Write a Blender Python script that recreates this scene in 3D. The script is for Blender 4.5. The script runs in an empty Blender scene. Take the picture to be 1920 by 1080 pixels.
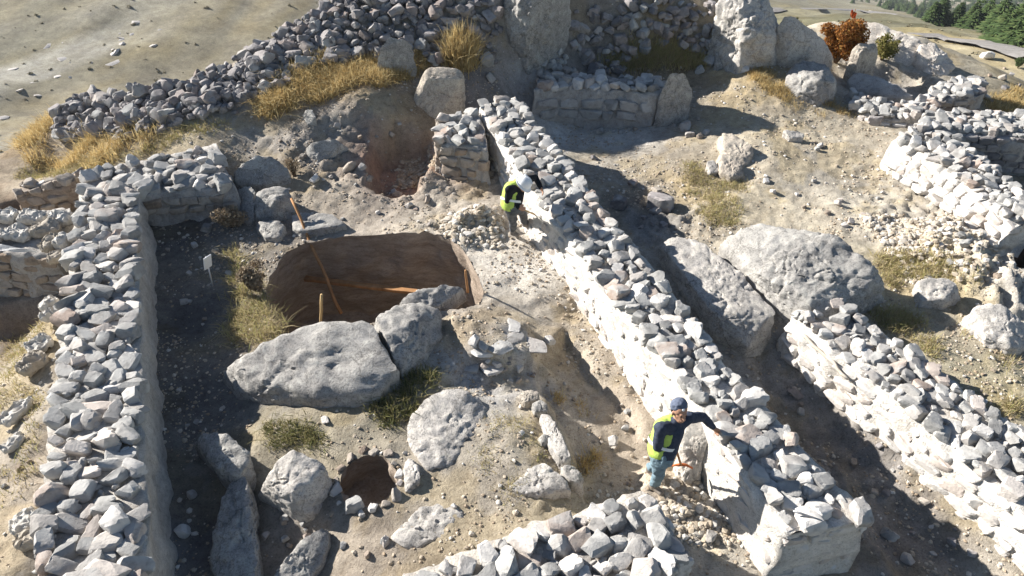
import bpy, bmesh, math, random
import numpy as np
from mathutils import Vector, Matrix, Euler

# ------------------------------------------------------------------ camera, sky, sun, exposure
SC = bpy.context.scene
COL = SC.collection
PITCH = math.radians(38.0)
FPX = 1371.0            # focal length in pixels of the 1920 wide photograph
CAMH = 7.5
cam_data = bpy.data.cameras.new('camera')
cam_data.sensor_width = 36.0
cam_data.lens = 36.0 * FPX / 1920.0
cam_data.clip_start = 0.1
cam_data.clip_end = 3000.0
cam = bpy.data.objects.new('camera', cam_data)
cam.location = (0, 0, CAMH)
cam.rotation_euler = (math.pi / 2 - PITCH, 0, 0)
COL.objects.link(cam)
SC.camera = cam

SUN_EL = math.radians(25.5)
SUNV = Vector((-2.0, 0.95, 0)).normalized()          # horizontal direction towards the sun
world = bpy.data.worlds.new('World')
SC.world = world
world.use_nodes = True
wn = world.node_tree
bg = wn.nodes['Background']
sky = wn.nodes.new('ShaderNodeTexSky')
sky.sky_type = 'NISHITA'
sky.sun_disc = False
sky.sun_elevation = SUN_EL
sky.sun_rotation = math.atan2(SUNV.x, SUNV.y)
sky.altitude = 1500
sky.air_density = 1.0
sky.dust_density = 0.6
wn.links.new(sky.outputs[0], bg.inputs[0])
bg.inputs[1].default_value = 0.05
sun_data = bpy.data.lights.new('sun', 'SUN')
sun_data.energy = 4.9
sun_data.angle = math.radians(0.53)
sun_data.color = (1.0, 0.955, 0.895)
sun = bpy.data.objects.new('sun', sun_data)
sd = Vector((SUNV.x * math.cos(SUN_EL), SUNV.y * math.cos(SUN_EL), math.sin(SUN_EL)))
sun.rotation_euler = sd.to_track_quat('Z', 'Y').to_euler()
sun.location = (-30, 20, 30)
COL.objects.link(sun)
SC.view_settings.view_transform = 'Standard'
SC.view_settings.look = 'None'
SC.view_settings.gamma = 1.0
SC.view_settings.exposure = 1.33

random.seed(7)
RNG = np.random.default_rng(7)
sP, cP = math.sin(PITCH), math.cos(PITCH)


def P(px, py, z):
    """the point at height z that is seen at pixel (px, py) of the photograph"""
    u = (px - 960) / FPX
    v = (py - 540) / FPX
    d = (CAMH - z) / (sP + v * cP)
    return Vector((u * d, d * (cP - v * sP), z))


# ------------------------------------------------------------------ helpers
def tag(o, label=None, cat=None, group=None, kind=None):
    if label: o['label'] = label
    if cat: o['category'] = cat
    if group: o['group'] = group
    if kind: o['kind'] = kind
    return o


def link(name, mesh, parent=None, loc=None):
    o = bpy.data.objects.new(name, mesh)
    COL.objects.link(o)
    if parent: o.parent = parent
    if loc is not None: o.location = loc
    return o


def empty(name, loc):
    o = bpy.data.objects.new(name, None)
    o.empty_display_size = 0.2
    o.location = loc
    COL.objects.link(o)
    return o


def mesh_np(name, V, Fc, mat=None, smooth=True, sharp=None):
    me = bpy.data.meshes.new(name)
    V = np.asarray(V, dtype=np.float32)
    Fc = np.asarray(Fc, dtype=np.int32)
    n, k = Fc.shape
    me.vertices.add(len(V))
    me.vertices.foreach_set('co', V.ravel())
    me.loops.add(n * k)
    me.loops.foreach_set('vertex_index', Fc.ravel())
    me.polygons.add(n)
    me.polygons.foreach_set('loop_start', np.arange(0, n * k, k, dtype=np.int32))
    me.polygons.foreach_set('loop_total', np.full(n, k, dtype=np.int32))
    me.polygons.foreach_set('use_smooth', np.full(n, smooth, dtype=bool))
    me.update(calc_edges=True)
    me.validate()
    if sharp is not None:
        me.set_sharp_from_angle(angle=math.radians(sharp))
    if mat: me.materials.append(mat)
    return me


_tab = RNG.random((64, 64, 64)).astype(np.float32)


def vnoise(x, y, z):
    xi = np.floor(x).astype(int); yi = np.floor(y).astype(int); zi = np.floor(z).astype(int)
    fx = x - xi; fy = y - yi; fz = z - zi
    fx = fx * fx * (3 - 2 * fx); fy = fy * fy * (3 - 2 * fy); fz = fz * fz * (3 - 2 * fz)
    a = lambda i, j, k: _tab[(xi + i) & 63, (yi + j) & 63, (zi + k) & 63]
    c00 = a(0, 0, 0) * (1 - fx) + a(1, 0, 0) * fx
    c10 = a(0, 1, 0) * (1 - fx) + a(1, 1, 0) * fx
    c01 = a(0, 0, 1) * (1 - fx) + a(1, 0, 1) * fx
    c11 = a(0, 1, 1) * (1 - fx) + a(1, 1, 1) * fx
    return ((c00 * (1 - fy) + c10 * fy) * (1 - fz) + (c01 * (1 - fy) + c11 * fy) * fz) * 2 - 1


def fbm(p, scale, octaves=4, gain=0.5, seed=0.0):
    p = np.asarray(p, dtype=np.float64) * scale + seed * 7.31
    t = np.zeros(len(p)); amp = 1.0
    for i in range(octaves):
        t += amp * vnoise(p[:, 0] + 3.7 * i, p[:, 1] + 9.1 * i, p[:, 2] + 5.3 * i)
        p = p * 2.03; amp *= gain
    return t


# ------------------------------------------------------------------ materials
def nodes(name):
    m = bpy.data.materials.new(name)
    m.use_nodes = True
    nt = m.node_tree
    b = nt.nodes['Principled BSDF']
    b.inputs['Specular IOR Level'].default_value = 0.15
    return m, nt, b


def N(nt, typ, **kw):
    n = nt.nodes.new(typ)
    for k, v in kw.items():
        if k in n.inputs: n.inputs[k].default_value = v
        else: setattr(n, k, v)
    return n


def ramp(nt, fac, stops):
    r = nt.nodes.new('ShaderNodeValToRGB')
    els = r.color_ramp.elements
    while len(els) < len(stops): els.new(0.5)
    for e, (p, c) in zip(els, stops):
        e.position = p
        e.color = (*c, 1) if len(c) == 3 else c
    nt.links.new(fac, r.inputs[0])
    return r


def mix(nt, fac, a, b, mode='MIX'):
    m = nt.nodes.new('ShaderNodeMix')
    m.data_type = 'RGBA'
    m.blend_type = mode
    for sock, v in ((m.inputs[0], fac), (m.inputs[6], a), (m.inputs[7], b)):
        if hasattr(v, 'is_output') or hasattr(v, 'links'):
            nt.links.new(v, sock)
        elif isinstance(v, (int, float)):
            sock.default_value = v
        else:
            sock.default_value = (*v, 1)
    return m.outputs[2]


def stone_mat(name, stops, speck=0.5, bump=0.5, scale=9.0, rough=0.95, lichen=None, dust=None):
    """one material for many stones: hue from the object's random number, grain and pits from noise"""
    m, nt, b = nodes(name)
    oi = N(nt, 'ShaderNodeObjectInfo')
    tc = N(nt, 'ShaderNodeTexCoord')
    geo = N(nt, 'ShaderNodeNewGeometry')
    mul = N(nt, 'ShaderNodeMath', operation='MULTIPLY'); mul.inputs[1].default_value = 60.0
    nt.links.new(oi.outputs['Random'], mul.inputs[0])
    base = ramp(nt, oi.outputs['Random'], stops)
    n1 = N(nt, 'ShaderNodeTexNoise', noise_dimensions='4D', Scale=scale, Detail=7.0, Roughness=0.65)
    nt.links.new(geo.outputs['Position'], n1.inputs['Vector'])
    nt.links.new(mul.outputs[0], n1.inputs['W'])
    v1 = ramp(nt, n1.outputs['Fac'], [(0.28, (1 - speck,) * 3), (0.5, (1, 1, 1)), (0.75, (1 + 0.35 * speck,) * 3)])
    c = mix(nt, 1.0, base.outputs[0], v1.outputs[0], 'MULTIPLY')
    if lichen:
        n2 = N(nt, 'ShaderNodeTexNoise', noise_dimensions='4D', Scale=scale * 0.45, Detail=5.0)
        nt.links.new(geo.outputs['Position'], n2.inputs['Vector'])
        nt.links.new(mul.outputs[0], n2.inputs['W'])
        r2 = ramp(nt, n2.outputs['Fac'], [(0.52, (0, 0, 0)), (0.66, (0.8, 0.8, 0.8))])
        c = mix(nt, r2.outputs[0], c, lichen)
    nt.links.new(c, b.inputs['Base Color'])
    b.inputs['Roughness'].default_value = rough
    bp = N(nt, 'ShaderNodeBump', Strength=bump, Distance=0.03)
    n3 = N(nt, 'ShaderNodeTexNoise', Scale=scale * 3.2, Detail=6.0, Roughness=0.7)
    nt.links.new(geo.outputs['Position'], n3.inputs['Vector'])
    nt.links.new(n3.outputs['Fac'], bp.inputs['Height'])
    nt.links.new(bp.outputs[0], b.inputs['Normal'])
    return m


def boulder_mat(name, c1, c2, lichen, cstain, scale=1.0):
    m, nt, b = nodes(name)
    geo = N(nt, 'ShaderNodeNewGeometry')
    pos = geo.outputs['Position']
    na = N(nt, 'ShaderNodeTexNoise', Scale=1.3 * scale, Detail=6.0, Roughness=0.6)
    nb = N(nt, 'ShaderNodeTexNoise', Scale=7.0 * scale, Detail=8.0, Roughness=0.7)
    nc = N(nt, 'ShaderNodeTexNoise', Scale=38.0 * scale, Detail=4.0, Roughness=0.7)
    vo = N(nt, 'ShaderNodeTexVoronoi', Scale=5.5 * scale); vo.feature = 'DISTANCE_TO_EDGE'
    for n in (na, nb, nc): nt.links.new(pos, n.inputs['Vector'])
    wv = N(nt, 'ShaderNodeVectorMath', operation='ADD')
    sc = N(nt, 'ShaderNodeVectorMath', operation='SCALE'); sc.inputs['Scale'].default_value = 0.25
    nt.links.new(nb.outputs['Color'], sc.inputs[0]); nt.links.new(pos, wv.inputs[0]); nt.links.new(sc.outputs[0], wv.inputs[1])
    nt.links.new(wv.outputs[0], vo.inputs['Vector'])
    r1 = ramp(nt, na.outputs['Fac'], [(0.35, c1), (0.62, c2)])
    r2 = ramp(nt, nb.outputs['Fac'], [(0.3, (0.6, 0.6, 0.6)), (0.48, (.98, .97, .96)), (0.72, (1.22, 1.21, 1.18))])
    c = mix(nt, 1.0, r1.outputs[0], r2.outputs[0], 'MULTIPLY')
    r4 = ramp(nt, nc.outputs['Fac'], [(0.38, (0.5, 0.5, 0.5)), (0.5, (1, 1, 1))])
    c = mix(nt, 0.8, c, r4.outputs[0], 'MULTIPLY')
    rl = ramp(nt, nb.outputs['Fac'], [(0.56, (0, 0, 0)), (0.64, (0.55, 0.55, 0.55))])
    c = mix(nt, rl.outputs[0], c, lichen)
    vo.inputs['Scale'].default_value = 1.5 * scale
    rv = ramp(nt, vo.outputs['Distance'], [(0.0, (.35, .34, .33)), (0.018, (1, 1, 1))])
    c = mix(nt, .65, c, rv.outputs[0], 'MULTIPLY')
    nd = N(nt, 'ShaderNodeTexNoise', Scale=2.6 * scale, Detail=7.0, Roughness=0.7)
    nt.links.new(wv.outputs[0], nd.inputs['Vector'])
    rs = ramp(nt, nd.outputs['Fac'], [(0.56, (0, 0, 0)), (0.68, (0.7, 0.7, 0.7))])
    c = mix(nt, rs.outputs[0], c, cstain)
    nt.links.new(c, b.inputs['Base Color'])
    b.inputs['Roughness'].default_value = 0.95
    bp = N(nt, 'ShaderNodeBump', Strength=0.45, Distance=0.05)
    bp2 = N(nt, 'ShaderNodeBump', Strength=0.6, Distance=0.02)
    nt.links.new(nb.outputs['Fac'], bp.inputs['Height'])
    nt.links.new(nc.outputs['Fac'], bp2.inputs['Height'])
    nt.links.new(bp.outputs[0], bp2.inputs['Normal'])
    nt.links.new(bp2.outputs[0], b.inputs['Normal'])
    return m


def earth_mat(name, c1, c2, scale=6.0, bump=0.7, attr=False, strata=False):
    m, nt, b = nodes(name)
    geo = N(nt, 'ShaderNodeNewGeometry')
    pos = geo.outputs['Position']
    if strata:
        mp = N(nt, 'ShaderNodeMapping'); mp.inputs['Scale'].default_value = (1, 1, 4)
        nt.links.new(pos, mp.inputs[0]); pos = mp.outputs[0]
    na = N(nt, 'ShaderNodeTexNoise', Scale=scale * 0.22, Detail=6.0, Roughness=0.6)
    nb = N(nt, 'ShaderNodeTexNoise', Scale=scale, Detail=8.0, Roughness=0.72)
    nc = N(nt, 'ShaderNodeTexNoise', Scale=scale * 6, Detail=4.0, Roughness=0.75)
    for n in (na, nb, nc): nt.links.new(pos, n.inputs['Vector'])
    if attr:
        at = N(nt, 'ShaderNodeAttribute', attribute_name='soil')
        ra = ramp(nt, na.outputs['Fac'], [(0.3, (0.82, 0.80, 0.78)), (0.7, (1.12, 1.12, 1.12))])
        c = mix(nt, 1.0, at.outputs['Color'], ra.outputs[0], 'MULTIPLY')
    else:
        c = ramp(nt, na.outputs['Fac'], [(0.35, c1), (0.65, c2)]).outputs[0]
    if attr:
        for sc_, lo_, hi_ in ((.09, .72, 1.2), (.5, .8, 1.18)):
            nl = N(nt, 'ShaderNodeTexNoise', Scale=sc_, Detail=9.0, Roughness=0.72)
            nt.links.new(pos, nl.inputs['Vector'])
            c = mix(nt, 1.0, c, ramp(nt, nl.outputs['Fac'], [(0.34, (lo_, lo_, lo_ * 1.02)), (0.66, (hi_, hi_, hi_ * .97))]).outputs[0], 'MULTIPLY')
    rb = ramp(nt, nb.outputs['Fac'], [(0.3, (0.68, 0.66, 0.64)), (0.5, (1, 1, 1)), (0.7, (1.22, 1.22, 1.22))])
    c = mix(nt, 1.0, c, rb.outputs[0], 'MULTIPLY')
    rc = ramp(nt, nc.outputs['Fac'], [(0.34, (0.6, 0.58, 0.56)), (0.46, (1, 1, 1)), (0.66, (1.15, 1.15, 1.15))])
    c = mix(nt, 0.85, c, rc.outputs[0], 'MULTIPLY')
    nt.links.new(c, b.inputs['Base Color'])
    b.inputs['Roughness'].default_value = 1.0
    b.inputs['Specular IOR Level'].default_value = 0.05
    bp = N(nt, 'ShaderNodeBump', Strength=bump, Distance=0.05)
    bp2 = N(nt, 'ShaderNodeBump', Strength=bump * 0.8, Distance=0.02)
    nt.links.new(nb.outputs['Fac'], bp.inputs['Height'])
    nt.links.new(nc.outputs['Fac'], bp2.inputs['Height'])
    nt.links.new(bp.outputs[0], bp2.inputs['Normal'])
    nt.links.new(bp2.outputs[0], b.inputs['Normal'])
    return m


def plain_mat(name, c, rough=0.8, var=0.25, scale=14.0, bump=0.2, stretch=None):
    m, nt, b = nodes(name)
    tc = N(nt, 'ShaderNodeTexCoord')
    n1 = N(nt, 'ShaderNodeTexNoise', Scale=scale, Detail=6.0, Roughness=0.65)
    if stretch:
        mp = N(nt, 'ShaderNodeMapping'); mp.inputs['Scale'].default_value = stretch
        nt.links.new(tc.outputs['Object'], mp.inputs[0]); nt.links.new(mp.outputs[0], n1.inputs['Vector'])
    else:
        nt.links.new(tc.outputs['Object'], n1.inputs['Vector'])
    r = ramp(nt, n1.outputs['Fac'], [(0.3, tuple(x * (1 - var) for x in c)), (0.7, tuple(x * (1 + var) for x in c))])
    nt.links.new(r.outputs[0], b.inputs['Base Color'])
    b.inputs['Roughness'].default_value = rough
    bp = N(nt, 'ShaderNodeBump', Strength=bump, Distance=0.02)
    nt.links.new(n1.outputs['Fac'], bp.inputs['Height'])
    nt.links.new(bp.outputs[0], b.inputs['Normal'])
    return m


def leaf_mat(name, stops, trans=0.3):
    """blades and leaves: hue varies from island to island"""
    m, nt, b = nodes(name)
    geo = N(nt, 'ShaderNodeNewGeometry')
    r = ramp(nt, geo.outputs['Random Per Island'], stops)
    nt.links.new(r.outputs[0], b.inputs['Base Color'])
    b.inputs['Roughness'].default_value = 0.8
    tr = N(nt, 'ShaderNodeBsdfTranslucent')
    nt.links.new(r.outputs[0], tr.inputs['Color'])
    ms = N(nt, 'ShaderNodeMixShader'); ms.inputs[0].default_value = trans
    nt.links.new(b.outputs[0], ms.inputs[1]); nt.links.new(tr.outputs[0], ms.inputs[2])
    out = nt.nodes['Material Output']
    nt.links.new(ms.outputs[0], out.inputs[0])
    return m


M = {}
GREYS = [(0.0, (0.25, 0.245, 0.235)), (0.2, (0.33, 0.322, 0.305)), (0.45, (0.41, 0.40, 0.378)), (0.62, (0.34, 0.315, 0.29)), (0.8, (0.45, 0.44, 0.415)), (0.92, (0.37, 0.29, 0.24)), (1.0, (0.55, 0.53, 0.49))]
M['stone'] = stone_mat('field_stone', GREYS, speck=0.45, lichen=(0.5, 0.49, 0.46))
M['stone_dark'] = stone_mat('dark_grey_stone', [(0.0, (0.17, 0.16, 0.16)), (0.35, (0.25, 0.235, 0.23)), (0.65, (0.32, 0.295, 0.285)), (0.85, (0.27, 0.22, 0.195)), (1.0, (0.40, 0.38, 0.36))], speck=0.5, lichen=(0.40, 0.39, 0.37))  # darker grey stone for the rubble banks and some loose stones
M['stone_pale'] = stone_mat('lime_dusted_stone', [(0.0, (0.52, 0.50, 0.47)), (0.5, (0.60, 0.57, 0.53)), (0.85, (0.50, 0.44, 0.39)), (1.0, (0.66, 0.64, 0.60))], speck=0.35)
M['stone_brown'] = stone_mat('earth_stained_stone', [(0.0, (0.28, 0.22, 0.17)), (0.5, (0.34, 0.29, 0.24)), (1.0, (0.40, 0.36, 0.31))], speck=0.5)
M['mortar'] = earth_mat('lime_mortar', (0.46, 0.42, 0.37), (0.56, 0.53, 0.48), scale=8, bump=0.8)
M['mortar_white'] = earth_mat('white_lime_mortar', (0.60, 0.56, 0.50), (0.68, 0.65, 0.60), scale=7, bump=0.9)
M['mortar_grey'] = earth_mat('grey_mortar', (0.36, 0.34, 0.32), (0.45, 0.43, 0.40), scale=8, bump=0.8)
M['boulder'] = boulder_mat('grey_boulder', (0.29, 0.28, 0.265), (0.42, 0.405, 0.375), (0.50, 0.49, 0.44), (0.27, 0.265, 0.26))
M['boulder_pale'] = boulder_mat('pale_boulder', (0.40, 0.38, 0.35), (0.52, 0.49, 0.45), (0.56, 0.53, 0.45), (0.36, 0.345, 0.33))
M['boulder_tan'] = boulder_mat('tan_boulder', (0.42, 0.37, 0.31), (0.50, 0.45, 0.38), (0.52, 0.47, 0.36), (0.33, 0.28, 0.24))
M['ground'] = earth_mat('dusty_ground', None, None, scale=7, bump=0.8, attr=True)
M['pit'] = earth_mat('brown_pit_earth', (0.31, 0.25, 0.20), (0.45, 0.37, 0.295), scale=4, bump=1.0, strata=True)
M['earth_white'] = earth_mat('pale_marl', (0.56, 0.50, 0.43), (0.66, 0.62, 0.56), scale=5, bump=1.0)
M['road'] = earth_mat('gravel_road', (0.24, 0.225, 0.21), (0.30, 0.28, 0.26), scale=1.2, bump=0.3)
M['wood'] = plain_mat('weathered_wood', (0.36, 0.19, 0.085), 0.8, 0.35, 5, 0.3, (1, 1, 0.12))
M['wood_grey'] = plain_mat('bleached_timber', (0.46, 0.41, 0.34), 0.85, 0.25, 9, 0.3, (1, 1, 0.15))
M['wood_pale'] = plain_mat('peeled_wood', (0.50, 0.35, 0.17), 0.8, 0.3, 9, 0.3, (1, 1, 0.15))
M['straw'] = leaf_mat('golden_dry_grass', [(0.0, (0.40, 0.27, 0.11)), (0.4, (0.56, 0.42, 0.19)), (0.75, (0.66, 0.53, 0.28)), (1.0, (0.46, 0.40, 0.22))], .4)
M['straw_dull'] = leaf_mat('dull_dry_grass', [(0.0, (0.34, 0.27, 0.15)), (0.5, (0.50, 0.42, 0.24)), (0.85, (0.42, 0.38, 0.16)), (1.0, (0.26, 0.28, 0.09))])
M['weed'] = leaf_mat('green_weed', [(0.0, (0.09, 0.10, 0.035)), (0.5, (0.19, 0.185, 0.07)), (1.0, (0.36, 0.30, 0.15))])
M['twig'] = leaf_mat('dry_twigs', [(0.0, (0.20, 0.15, 0.10)), (0.6, (0.33, 0.26, 0.18)), (1.0, (0.42, 0.34, 0.22))], 0.1)
M['autumn'] = leaf_mat('rust_leaves', [(0.0, (0.13, 0.05, 0.015)), (0.5, (0.30, 0.12, 0.03)), (0.85, (0.40, 0.19, 0.05)), (1.0, (0.22, 0.17, 0.05))])
M['bush'] = leaf_mat('olive_leaves', [(0.0, (0.08, 0.08, 0.02)), (0.6, (0.20, 0.19, 0.06)), (1.0, (0.32, 0.27, 0.10))])
M['pine'] = leaf_mat('pine_needles', [(0.0, (0.035, 0.06, 0.02)), (0.6, (0.07, 0.11, 0.035)), (1.0, (0.11, 0.14, 0.05))], 0.15)
M['bark'] = plain_mat('bark', (0.12, 0.08, 0.05), 0.9, 0.3, 12, 0.4)
M['bag'] = plain_mat('torn_woven_bag', (0.50, 0.475, 0.43), 0.85, 0.28, 11, 0.6)
M['bag_dirty'] = plain_mat('dirty_woven_bag', (0.36, 0.32, 0.265), 0.9, 0.3, 9, 0.6)
M['sheet'] = plain_mat('white_sheet', (0.74, 0.74, 0.73), 0.6, 0.08, 6, 0.2)
M['metal'] = plain_mat('dull_steel', (0.30, 0.30, 0.31), 0.45, 0.2, 20, 0.1)
M['metal'].node_tree.nodes['Principled BSDF'].inputs['Metallic'].default_value = 0.7
M['paint'] = plain_mat('white_paint', (0.78, 0.78, 0.77), 0.55, 0.05, 8, 0.05)
M['orange'] = plain_mat('orange_paint', (0.50, 0.14, 0.045), 0.6, 0.2, 12, 0.1)

# ------------------------------------------------------------------ terrain
CP = [  # (pixel x, pixel y, height) : levels read off the photograph
    # platform round the pit
    (700, 400, .10), (560, 400, .12), (620, 345, .28), (800, 385, .10), (900, 420, .05), (960, 450, .0), (1000, 520, -.06), (930, 520, 0),
    (1070, 610, -.30), (1120, 690, -.38), (1150, 740, -.42), (1250, 900, -.5), (1320, 960, -.52), (1420, 1060, -.58), (1300, 1060, -.52), (1200, 820, -.48),
    (900, 600, .05), (850, 680, -.02), (960, 730, -.02), (850, 850, .0), (1000, 800, .0), (1000, 940, .0), (900, 1000, -.05), (780, 960, -.05),
    (700, 1050, -.15), (560, 800, -.05), (600, 650, .0), (620, 830, -.05), (740, 820, -.02), (860, 1060, -.1), (1100, 960, -.2), (1150, 860, -.42), (1100, 780, -.42),
    # sunken room on the left
    (350, 405, .04), (300, 405, .02), (420, 405, .05), (350, 445, -.06), (345, 500, -.2), (340, 600, -.32), (360, 750, -.35), (340, 1000, -.45), (560, 1070, -.42), (430, 470, -.2), (470, 560, -.08), (490, 640, -.05), (420, 800, -.35), (480, 1000, -.45), (320, 1150, -.5), (500, 420, .0), (540, 900, -.3),
    # ground left of the left wall
    (60, 900, .1), (20, 800, .0), (90, 760, .25), (60, 1060, .0), (20, 660, -.35), (-60, 800, -.3), (-60, 600, -.5), (40, 590, -.5), (100, 640, .2), (110, 560, .3), (-150, 1000, -.4),
    # bank behind the pit
    (480, 255, .72), (560, 240, .85), (620, 232, .85), (650, 330, .35), (700, 170, 1.3), (760, 165, 1.15), (830, 260, .45), (520, 300, .45), (350, 238, .95), (250, 285, .62),
    (150, 300, .45), (60, 300, .3), (20, 345, .1), (450, 335, .3), (690, 250, .75), (730, 240, .6), (880, 135, 1.1), (930, 180, .7), (960, 165, .6), (990, 205, .3), (1010, 150, .55), (880, 210, .35), (60, 370, .1), (-60, 360, 0), (-100, 300, .1),
    # under the long bank of rubble: foot and crest
    (100, 225, .55), (250, 225, .85), (330, 215, 1.0), (480, 178, 1.2), (600, 120, 1.45), (700, 95, 1.55), (800, 90, 1.5), (900, 100, 1.3),
    (130, 168, .8), (330, 140, 1.32), (480, 75, 1.78), (560, 22, 2.15), (680, -40, 2.6), (820, -60, 2.8), (950, -60, 2.9),
    (1100, 100, .75), (1200, 110, .65), (1300, 95, .7), (1100, -50, 2.6), (1220, -50, 2.5), (1330, -30, 2.2), (1330, 110, .6),
    # ground right of the main wall
    (1050, 240, -.1), (1200, 250, .0), (1180, 330, -.12), (1200, 400, -.18), (1350, 380, .0), (1350, 200, .35), (1400, 150, .6), (1500, 215, .3), (1450, 255, .2),
    (1600, 300, .1), (1560, 400, .05), (1700, 450, .0), (1650, 360, .05), (1800, 470, .0), (1700, 620, -.1), (1800, 720, -.15), (1900, 720, -.15), (1660, 560, -.05), (1480, 610, -.12),
    (1260, 440, -.2), (1900, 560, .0), (1900, 850, -.25), (1960, 700, -.15), (2050, 500, 0.0), (2050, 900, -.3), (1340, 450, -.05), (1420, 330, .05), (1950, 400, .0),
    (1560, 140, .45), (1700, 140, .15), (1640, 165, .1), (1800, 150, .2), (1870, 190, .0), (1900, 180, -.1), (1760, 185, .1), (1600, 60, .6), (1480, 60, .7), (1900, 300, -.1), (1850, 300, -.05), (1980, 200, -.3),
    (1700, 60, .35), (1780, 110, .2), (1560, 30, .6), (1840, 130, -.1),
    # trench between main wall and right wall
    (1430, 660, -.6), (1500, 760, -.7), (1600, 870, -.75), (1700, 980, -.8), (1780, 1070, -.85), (1560, 900, -.75), (1640, 1060, -.8), (1390, 620, -.4),
]
CPW = [tuple(P(*c)) for c in CP]
FARP = [  # (x, y, z) where the hill falls away
    (-30, 12, -6.5), (-22, 8, -4), (-20, 18, -6), (-45, 10, -11), (-12, 30, -9.5), (0, 29, -4.0), (0, 40, -10), (-30, 35, -15), (-45, 60, -21), (-20, 60, -20.5), (-45, 45, -19), (-20, 45, -17),
    (0, 60, -18.5), (-30, 90, -20), (-60, 90, -19), (-95, 90, -17), (0, 90, -23), (-60, 125, -14), (-120, 60, -17), (-120, 120, -11), (-30, 125, -17), (0, 120, -26), (-60, 160, -7), (-120, 250, 12), (-250, 120, -5), (0, 250, -45), (-250, 420, 45), (0, 420, -80),
    (-300, 250, 20), (-400, 700, 90), (0, 700, -120), (400, 700, -190), (250, 420, -125), (160, 800, -215), (500, 400, -150), (-600, 400, 60),
    (13, 24.5, -3.2), (15.5, 22, -2.6), (10.5, 24.5, -2.0), (18, 20, -2.6), (18, 27, -6.0), (24, 22, -6.0), (17, 36, -8), (30, 34, -9.0), (12, 34, -8.5), (8, 26, -2.6), (36, 44, -12.5), (22, 46, -12.2), (10, 50, -12.8), (36, 60, -14.8), (60, 60, -15.8), (15, 70, -17.2), (40, 90, -23),
    (60, 115, -30), (100, 110, -34), (25, 120, -31), (120, 160, -50), (60, 180, -48), (150, 260, -80), (60, 270, -76), (28, 14, -2.0), (22, 8, -1.0), (40, 14, -6), (18, 14, -.5), (16, 6, -.5), (-18, 4, -1.5), (-12, 10, -.6), (-9, 6, -.4), (-10, 14, -.1), (0, 0, -.8), (-10, 0, -1), (10, 0, -1.2),
]
for q in [(115, 190, .7), (130, 168, .8), (230, 150, 1.15), (330, 140, 1.32), (480, 75, 1.78), (560, 22, 2.15), (680, -40, 2.6), (820, -60, 2.8), (950, -60, 2.9), (1100, -50, 2.6), (1330, -30, 2.2)]:
    w = P(*q); ux, uy = (-.62, .78) if q[0] < 600 else (-.2, .98)
    for dd, dz in ((1.0, .35), (2.4, 1.9), (5, 4.2), (9, 7.2)):
        FARP.append((w.x + ux * dd, w.y + uy * dd, w.z - dz))
CPA = np.array(CPW + FARP, dtype=np.float64)


def mq(dx, dy):
    r2 = dx * dx + dy * dy
    return np.sqrt(r2 + 0.12)


_K = mq(CPA[:, None, 0] - CPA[None, :, 0], CPA[:, None, 1] - CPA[None, :, 1])
_n = len(CPA)
_A = np.zeros((_n + 1, _n + 1)); _A[:_n, :_n] = _K - 0.12 * np.eye(_n); _A[:_n, _n] = 1; _A[_n, :_n] = 1
_w = np.linalg.solve(_A, np.append(CPA[:, 2], 0))


def rbf(x, y):
    out = np.full(x.shape, _w[_n])
    for i in range(_n):
        out += _w[i] * mq(x - CPA[i, 0], y - CPA[i, 1])
    return out


def poly_w(pts, z=0.0):
    return np.array([tuple(P(a, b, z))[:2] for a, b in pts])


def sdist(poly, x, y):
    """signed distance to a closed polygon, negative inside; also the nearest boundary point"""
    n = len(poly)
    best = np.full(x.shape, 1e9); bx = np.zeros(x.shape); by = np.zeros(x.shape)
    inside = np.zeros(x.shape, dtype=bool)
    for i in range(n):
        ax, ay = poly[i]; cx, cy = poly[(i + 1) % n]
        ex, ey = cx - ax, cy - ay
        t = np.clip(((x - ax) * ex + (y - ay) * ey) / (ex * ex + ey * ey + 1e-12), 0, 1)
        qx, qy = ax + t * ex, ay + t * ey
        d = np.hypot(x - qx, y - qy)
        m = d < best
        best = np.where(m, d, best); bx = np.where(m, qx, bx); by = np.where(m, qy, by)
        cond = ((ay > y) != (cy > y)) & (x < (cx - ax) * (y - ay) / (cy - ay + 1e-12) + ax)
        inside ^= cond
    return np.where(inside, -best, best), bx, by


def smooth_poly(pts, n=80):
    """closed Catmull-Rom through the points"""
    p = np.asarray(pts, dtype=float); m = len(p); out = []
    per = max(2, n // m)
    for i in range(m):
        a, b, c, d = p[i - 1], p[i], p[(i + 1) % m], p[(i + 2) % m]
        for k in range(per):
            t = k / per
            out.append(0.5 * ((2 * b) + (-a + c) * t + (2 * a - 5 * b + 4 * c - d) * t * t + (-a + 3 * b - 3 * c + d) * t ** 3))
    return np.array(out)


def axis(lo, hi, step, far_lo, far_hi, g=1.055):
    a = list(np.arange(lo, hi, step))
    s = step; v = lo; left = []
    while v > far_lo: s *= g; v -= s; left.append(v)
    s = step; v = a[-1]; right = []
    while v < far_hi: s *= g; v += s; right.append(v)
    return np.array(left[::-1] + a + right)


GX = axis(-8.0, 11.0, 0.06, -420, 420)
GY = axis(3.0, 19.0, 0.06, 0.5, 760)
XX, YY = np.meshgrid(GX, GY, indexing='xy')
ZZ = rbf(XX, YY)
ss = lambda t: np.clip(t, 0, 1) ** 2 * (3 - 2 * np.clip(t, 0, 1))

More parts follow.
